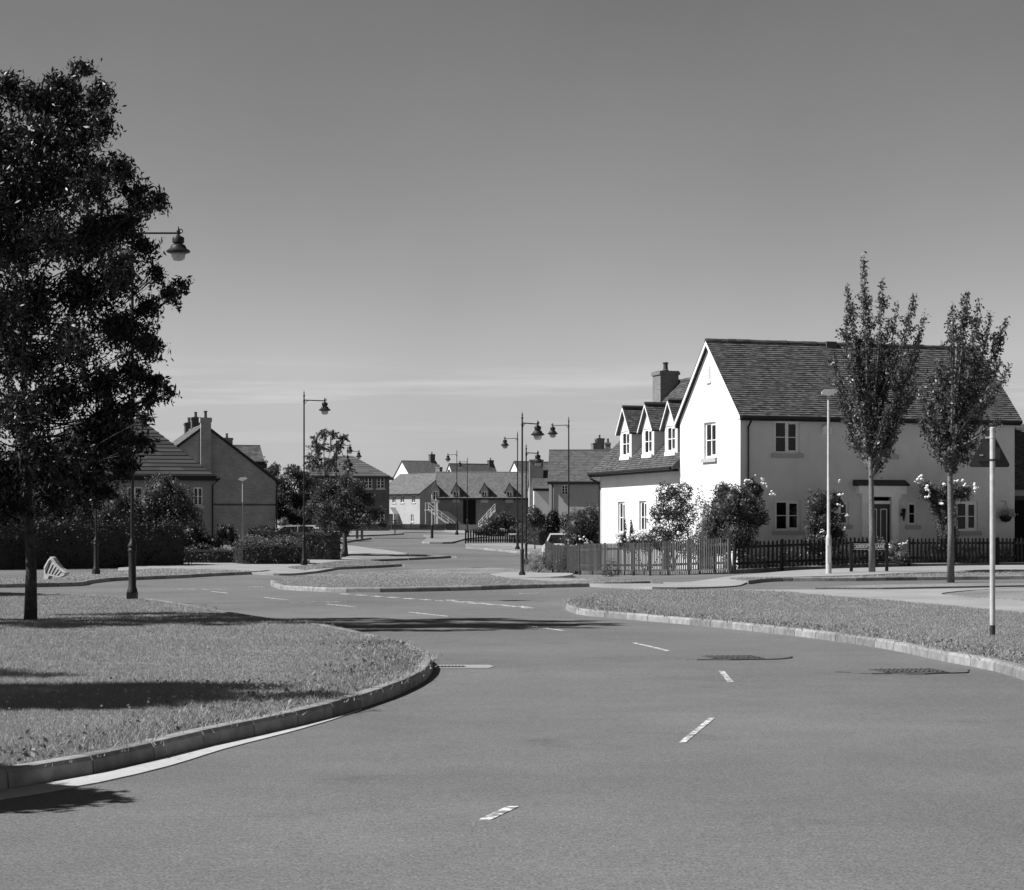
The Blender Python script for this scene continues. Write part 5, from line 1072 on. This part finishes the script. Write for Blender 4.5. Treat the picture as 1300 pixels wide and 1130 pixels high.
bush('big dense shrub wrapping the corner of the white house', [bl(918, 650, s, 22, 34), bl(908, 668, s, 14, 26), bl(930, 640, s2, 22, 26), bl(948, 645, s2, 24, 28), bl(962, 658, s2, 17, 12), bl(918, 625, s, 12, 14), bl(938, 680, s2, 26, 24), bl(915, 690, s, 20, 18), bl(960, 622, s2, 10, 10), bl(952, 612, s2, 8, 6)], 240, .10, M['leafC'], flowers=[fl(962, 607, s2, -.3), fl(968, 613, s2), fl(977, 627, s2), fl(948, 612, s2)], base=((930 - 650) / s2, F / s2), name='rose_bush', cat='shrub')
s = 33.9
bush('white rose bed behind the picket fence under the wing windows', [bl(800, 690, s, 14, 12), bl(822, 690, s, 16, 14), bl(845, 692, s, 15, 10), bl(790, 688, s, 8, 12)], 260, .08, M['leafC'], flowers=[fl(788 + i * 5.6 + random.uniform(-2, 2), 681 + random.uniform(-7, 6), s, -.35) for i in range(14)], base=((822 - 650) / s, F / s), name='rose_bush', cat='rose bush')
s = 36.2
bush('low leafy plants behind the fence below the gable window', [bl(870, 697, s, 16, 8), bl(895, 700, s, 14, 8), bl(880, 704, s, 18, 8)], 240, .07, M['leafC'], name='garden_plant', cat='plant', cores=False)
s = 33.9
for px, tp_, lb in ((793, 656, 'taller dark flower spire by the first wing window'), (801, 659, 'shorter dark flower spire between the wing windows')):
    bush(lb, [bl(px + k * .25, tp_ + 3 + k * 5, s, 1.3 + k * .5, 4.5) for k in range(7)], 900, .05, M['leafD'], name='flower_spire', cat='plant', cores=False, base=((px - 650) / s, F / s))
s = 37.2
bush('rose bush with white blooms left of the front door', [bl(1040, 640, s, 18, 20), bl(1058, 635, s, 14, 14), bl(1050, 660, s, 20, 20), bl(1032, 665, s, 12, 16), bl(1064, 680, s, 12, 16), bl(1045, 688, s, 22, 18), bl(1030, 690, s, 14, 14)], 250, .085, M['leafC'], flowers=[fl(1064, 614, s), fl(1062, 643, s), fl(1073, 652, s), fl(1070, 672, s), fl(1048, 655, s), fl(1042, 675, s), fl(1066, 628, s), fl(1042, 700, s)], base=((1045 - 650) / s, F / s), name='rose_bush', cat='rose bush', fl_size=.075)
s = 36.35
bush('climbing rose with big white blooms between the right ground windows', [bl(1175, 622, s, 10, 14), bl(1190, 630, s, 16, 16), bl(1205, 625, s, 16, 16), bl(1222, 625, s, 14, 12), bl(1200, 650, s, 16, 24), bl(1203, 680, s, 15, 24), bl(1190, 645, s, 10, 12)], 250, .085, M['leafC'], flowers=[fl(1168, 606, s), fl(1166, 612, s), fl(1174, 619, s), fl(1195, 616, s), fl(1213, 613, s), fl(1225, 615, s), fl(1233, 621, s), fl(1193, 637, s), fl(1179, 630, s)], base=((1203 - 650) / s, F / s + .2), name='rose_bush', cat='climbing rose', fl_size=.10)
p = fr0 + du * 6.05
bush('pale flowering plants in the gap of the front fence', [(p.x - .35, p.y + .9, tz(*p) + .65, .4, .35, .4), (p.x + .2, p.y + .8, tz(*p) + .55, .4, .35, .4), (p.x + .4, p.y + .3, tz(*p) + .35, .35, .3, .3)], 380, .07, M['leafL'], name='flowering_plant', cat='plant', flowers=[(p.x + random.uniform(-.7, .6), p.y + .3, tz(*p) + random.uniform(.3, .95)) for _ in range(7)], fl_size=.06)
for i, (t, lb) in enumerate(((1.6, 'low garden plants behind the dark fence below the corner shrub'), (3.3, 'low garden plants behind the dark fence near the light column'), (4.7, 'low garden plants behind the dark fence near the name sign'), (9.0, 'low garden plants behind the right fence under the climbing rose'), (11.8, 'low garden plants behind the right fence near the sign pole'))):
    p = fr0 + du * t + Vector((-.2, .9)); g = tz(p.x, p.y) + .12
    bush(lb, [(p.x + q, p.y + random.uniform(-.1, .2), g + .28, .42, .3, .34) for q in (-.7, -.2, .3, .8)], 260, .07, M['leafC'], name='garden_plant', cat='plant', group='low plants behind the dark fences', flowers=[(p.x + random.uniform(-.9, .9), p.y - .25, g + random.uniform(.1, .6)) for _ in range(5)], fl_size=.045, cores=False)
# strip of scrub in front of the curving fence
s = 30.
bush('pale wispy plants at the fence end by the central lamp', [bl(680, 712, s, 13, 14), bl(690, 716, s, 14, 12), bl(672, 718, s, 9, 10), bl(700, 712, s, 12, 16)], 260, .10, M['leafL'], name='scrub_plant', cat='plant', cores=False, elong=.16)
s = 31.
bush('darker bushy weeds in front of the curving fence', [bl(722, 710, s, 10, 18), bl(715, 718, s, 12, 12), bl(732, 718, s, 12, 12), bl(745, 722, s, 9, 9)], 300, .09, M['leafC'], name='scrub_plant', cat='plant', cores=False, elong=.2)
s = 34.5
bush('small dark weed clump at the foot of the curving fence', [bl(776, 720, s, 8, 12), bl(770, 727, s, 7, 7), bl(784, 727, s, 6, 6)], 320, .08, M['leafC'], name='scrub_plant', cat='plant', cores=False, elong=.25)
# ------------------------------------------------------------------ shrubs around the parked car and mid distance
s = 27.5
bush('dense shrub right of the parked car', [bl(735, 672, s, 22, 26), bl(752, 665, s, 16, 26), bl(728, 690, s, 18, 16), bl(758, 682, s, 14, 18), bl(745, 690, s, 16, 14)], 190, .10, M['leafC'], flowers=[fl(727, 693, s, -.6), fl(738, 683, s, -.6), fl(744, 688, s, -.6), fl(752, 690, s, -.5), fl(765, 690, s, -.4)], name='rose_bush', cat='shrub')
s = 20.
bush('tall dark clipped shrub left of the parked car', [bl(701, 662, s, 9, 14), bl(703, 655, s, 8, 9), bl(699, 675, s, 9, 14), bl(706, 668, s, 8, 12)], 160, .13, M['leafD'])
bush('rounded shrub before the narrow white house', [bl(679, 655, s, 11, 14), bl(686, 662, s, 9, 12), bl(674, 663, s, 8, 10)], 150, .13, M['leafC'])
bush('wide shrub under the pale house window', [bl(722, 662, s, 14, 12), bl(738, 658, s, 13, 12), bl(750, 655, s, 10, 12), bl(730, 672, s, 16, 12)], 150, .13, M['leafC'])
s = 15.
bush('spreading shrub behind the far picket fence', [bl(622, 668, s, 13, 12), bl(636, 660, s, 14, 12), bl(648, 666, s, 10, 14), bl(628, 678, s, 16, 8), bl(612, 676, s, 12, 7)], 70, .18, M['leafC'], cores=True)
bush('small hazy shrub by the coach-house stair', [bl(656, 668, s, 8, 12), bl(663, 672, s, 7, 10)], 70, .18, M['leafC'])
a = P(693, 0, 19.); b = P(660, 0, 18.)
hedge('low clipped hedge behind the frame sign', [(b.x, b.y), (a.x, a.y)], 1.2, 1.2, 110, .13, M['leafC'])

# ------------------------------------------------------------------ left side hedges, shrubs and trees
def gp_(px, s): return ((px - CX) / s, F / s)
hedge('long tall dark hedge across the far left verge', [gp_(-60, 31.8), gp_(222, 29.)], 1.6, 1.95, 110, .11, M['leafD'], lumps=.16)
s = 26.
for (lb, bb_) in (('lit leafy shrub over the dark hedge at far left', [(-10, 640, 34, 30), (20, 625, 26, 26), (30, 655, 30, 20)]), ('broad shrub over the hedge behind the thin lamp', [(75, 640, 28, 30), (100, 650, 26, 26), (60, 665, 24, 16)]), ('leafy shrub over the hedge behind the near lamp', [(150, 645, 28, 28), (172, 655, 22, 26), (130, 660, 22, 20)]),
                  ('tall arching shrub in front of the tiled house', [(205, 628, 26, 30), (225, 640, 24, 28), (190, 645, 22, 28), (238, 660, 22, 24), (215, 670, 30, 24)])):
    bush(lb, [bl(a, b, s, c, d) for a, b, c, d in bb_], 120, .13, M['leafC'], name='shrub', cat='shrub', cores=True, group='shrubs above the dark hedge')
s = 27.
bush('dark rounded shrub at the right end of the tall hedge', [bl(243, 680, s, 22, 20), bl(258, 690, s, 16, 14), bl(230, 690, s, 20, 18)], 130, .12, M['leafD'])
bush('pair-topped dark shrub before the brick gable', [bl(282, 676, s, 9, 13), bl(292, 678, s, 9, 13), bl(275, 688, s, 12, 10), bl(300, 690, s, 9, 10)], 140, .12, M['leafD'])
hedge('low clipped hedge with sunlit top left of the feathery hedge', [gp_(228, 28.2), gp_(306, 28.0)], 1.1, .72, 170, .09, M['leafC'], top_extra=.1)
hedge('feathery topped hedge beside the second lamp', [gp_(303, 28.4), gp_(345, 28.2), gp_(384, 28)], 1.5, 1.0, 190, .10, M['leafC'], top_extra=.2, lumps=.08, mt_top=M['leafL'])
hedge('square clipped hedge ending at the short picket panel', [gp_(318, 25.4), gp_(370, 25.4), gp_(426, 25.6)], 1.4, 1.6, 150, .10, M['leafD'], lumps=.06)
bush('small pale rounded shrub behind the clipped hedge', [bl(360, 663, 20., 7, 7)], 180, .11, M['leafL'])
def cl_(lst, s, d): 
    o = []
    for px, py, rr in lst:
        for k in range(2):
            Y = F / s + random.uniform(-d, d); p = P(px + random.uniform(-3, 3), py + random.uniform(-3, 3), F / Y); o.append((p.x, p.y, p.z, rr / s * random.uniform(.85, 1.05)))
    return o
def base_(px, s): x, y = gp_(px, s); return (x, y, tz(x, y))
tree('tall loose tree with pale top behind the second lamp', base_(412, 16.5), cl_([(400, 556, 7), (410, 552, 8), (424, 550, 8), (436, 556, 8), (405, 568, 12), (430, 570, 12), (396, 585, 13), (420, 590, 14), (440, 590, 10), (393, 605, 13), (418, 612, 16), (438, 612, 14), (410, 635, 16), (430, 640, 14), (415, 658, 16)], 16.5, 1.5), 44, .24, M['leafM'], M['bark'], .16, 3.6, name='street_tree', shell=.2, spray=True)
tree('dark bushy tree between the brick gable and second lamp', base_(372, 18.), cl_([(372, 600, 12), (360, 615, 14), (385, 612, 14), (355, 635, 16), (375, 635, 18), (395, 632, 14), (362, 655, 16), (385, 655, 16), (345, 600, 9), (348, 648, 12)], 18., 1.5), 85, .22, M['leafC'], M['bark'], .15, 2.8, name='street_tree', shell=.25)
tree('small dark tree at the shoulder of the brick gable', base_(330, 14.), cl_([(318, 580, 9), (330, 592, 10), (340, 605, 10), (325, 600, 8), (345, 620, 10), (350, 595, 6)], 14., 1.5), 70, .27, M['leafC'], M['bark'], .15, 3, name='street_tree', shell=.25)
x, y = G(437, 704.5, .1)
s = F / y
tree('low spreading street tree at the end of the clipped hedge', (x, y, tz(x, y) + .1), cl_([(437, 610, 12), (420, 618, 14), (452, 620, 14), (405, 628, 13), (437, 632, 17), (465, 635, 14), (395, 645, 13), (415, 648, 16), (450, 648, 17), (475, 652, 10), (435, 662, 14), (410, 662, 12), (462, 662, 12), (484, 648, 6), (486, 664, 5), (440, 674, 9)], s, 1.4), 130, .16, M['leafC'], M['bark'], .15, 2.0, name='street_tree', shell=.25, top=3.6)
# foliage just visible through the gap beyond and at the far right
bush('tree foliage beyond the far left fence end', [bl(440, 655, 10.5, 20, 10), bl(410, 655, 10.5, 20, 12)], 40, .25, M['leafC'])

# ------------------------------------------------------------------ grass, weeds and daisies
def grass(poly, n, hmin, hmax, near, seed=1, wmul=1.0, h0=.10):
    g = np.random.default_rng(seed); pa = np.array(poly); xa, xb, ya, yb = pa[:, 0].min(), pa[:, 0].max(), pa[:, 1].min(), pa[:, 1].max(); pts = np.zeros((0, 2)); 
    while len(pts) < n:
        m = n * 3; y = near[0] + (near[1] - near[0]) * g.random(m) ** 1.6; x = g.uniform(-.33, .33, m) * y; k = inside(poly, x, y); pts = np.concatenate([pts, np.stack([x[k], y[k]], 1)])
    pts = pts[:n]; x, y = pts[:, 0], pts[:, 1]; z = TZ(x, y) + h0 - .005
    tuft = .5 + .5 * np.sin(x * 3.1 + np.sin(y * 2.3) * 2) * np.sin(y * 2.7 + np.sin(x * 1.9) * 2)
    patchy = .5 + .5 * np.sin(x * .9 + 2 * np.sin(y * .31)) * np.cos(y * .55 + np.sin(x * .7) * 1.5)
    h = (hmin + (hmax - hmin) * g.random(n)) * (.4 + .5 * tuft + .45 * patchy); w = .0026 * wmul * (y / 16) ** .9
    a = g.uniform(0, 2 * np.pi, n); lx = g.normal(size=n) * h * .5; ly = g.normal(size=n) * h * .5
    A = np.stack([x - np.cos(a) * w, y - np.sin(a) * w, z], 1); B = np.stack([x + np.cos(a) * w, y + np.sin(a) * w, z], 1); T = np.stack([x + lx, y + ly, z + h], 1)
    V = np.stack([A, B, T], 1).reshape(-1, 3); return V, np.clip(g.random(n) ** 1.1 * .8 + tuft * .18 + patchy * .22 - .08, 0, 1)
def inner(poly): return poly
Vs, Rs = [], []
V1in = offset(V1f, .15) + V1b + [(-40, 60), (-40, 6), (-14, 8.8)]
V2in = offset(V2f, .15) + [(20, 12)] + V2b
V5in = offset(V5f, .16) + V5b
V6in = offset(V6f, .16) + V6b; V7in = offset(V7f, .16) + V7b; V4in = offset(V4f, .16) + V4b
for poly, n, h1, h2, nr, sd_ in ((V1in, 640000, .014, .046, (11.5, 56), 1), (V2in, 380000, .015, .05, (20, 60), 2), (V5in, 60000, .02, .05, (58, 95), 3), (V6in, 20000, .03, .07, (60, 100), 6), (V7in, 9000, .03, .07, (80, 115), 7), (V4in, 14000, .03, .07, (58, 85), 8)):
    V, r_ = grass(poly, n, h1, h2, nr, sd_); Vs.append(V); Rs.append(r_)
# longer tufts hanging over the kerbs
def edge_tufts(line, n, side, seed, spread=.25, hh=(.03, .07)):
    g = np.random.default_rng(seed); ln = np.array(offset(resample(line, .3), side * .17)); i = g.integers(0, len(ln), n); clump = (np.sin(i * .9) + np.sin(i * .37) + g.normal(size=n) * .6) > -.2
    x = ln[i, 0] + g.normal(size=n) * .08; y = ln[i, 1] + g.normal(size=n) * .08; off = np.abs(g.normal(size=n)) * spread
    nrm_ = np.array(offset([tuple(p) for p in ln], side)) - ln; x += nrm_[i, 0] * off; y += nrm_[i, 1] * off; z = TZ(x, y) + .1; h = g.uniform(hh[0], hh[1], n) * np.where(clump, 1, .4); w = .006 * (y / 16) ** .9; a = g.uniform(0, 6.28, n)
    A = np.stack([x - np.cos(a) * w, y - np.sin(a) * w, z], 1); B = np.stack([x + np.cos(a) * w, y + np.sin(a) * w, z], 1); T = np.stack([x + g.normal(size=n) * h * .6, y + g.normal(size=n) * h * .6, z + h], 1)
    return np.stack([A, B, T], 1).reshape(-1, 3), g.random(n)
for ln, n, sd_ in ((V1f, 34000, 4), (V2f, 26000, 5)):
    V, r_ = edge_tufts(ln, n, 1, sd_); Vs.append(V); Rs.append(r_)
V = np.concatenate(Vs); tag(rawmesh('grass', V, np.arange(len(V)).reshape(-1, 3), M['grass'], None, np.concatenate(Rs)), kind='stuff')
# broad weed leaves and small white daisies near the kerbs
def near_kerb(line, n, spread, seed):
    g = np.random.default_rng(seed); ln = np.array(offset(resample(line, .3), .2)); nn = np.array(offset([tuple(p) for p in ln], 1)) - ln; c = g.integers(0, len(ln), max(6, n // 14)); i = c[g.integers(0, len(c), n)]
    off = np.abs(g.normal(size=n)) * spread; x = ln[i, 0] + nn[i, 0] * off + g.normal(size=n) * .25; y = ln[i, 1] + nn[i, 1] * off + g.normal(size=n) * .25; return x, y
xs, ys = near_kerb(V1f[-70:], 700, 1.0, 11); x2, y2 = near_kerb(V1f, 260, 1.6, 12); x3, y3 = near_kerb(V2f, 260, .7, 13)
x4, y4 = near_kerb([p for p in V1b[:40]][::-1], 500, .8, 14); xs = np.concatenate([xs, x2, x3, x4]); ys = np.concatenate([ys, y2, y3, y4]); k = inside(V1in, xs, ys) | inside(V2in, xs, ys); xs, ys = xs[k], ys[k]
n = len(xs); z = TZ(xs, ys) + .1 + rng.uniform(.03, .07, n); rad_ = .012 * (ys / 18) ** .8; ang = np.arange(6) * math.pi / 3; ti = rng.uniform(-.5, .5, (n, 2))
V = np.stack([xs[:, None] + rad_[:, None] * np.cos(ang), ys[:, None] + rad_[:, None] * np.sin(ang), z[:, None] + rad_[:, None] * (np.cos(ang) * ti[:, :1] + np.sin(ang) * (ti[:, 1:] - .6))], 2).reshape(-1, 3)
tag(rawmesh('daisies', V, np.arange(6 * n).reshape(n, 6), M['daisy']), kind='stuff')
wx, wy = near_kerb(V1f, 1500, .35, 21); w2, w3 = near_kerb(V2f, 2000, .25, 22); wx = np.concatenate([wx, w2]); wy = np.concatenate([wy, w3]); k = inside(V1in, wx, wy) | inside(V2in, wx, wy)
tag(leaves('weeds', np.stack([wx[k], wy[k], TZ(wx[k], wy[k]) + .11 + rng.random(k.sum()) * .04], 1), .045, M['leafL'], elong=.5), kind='stuff')
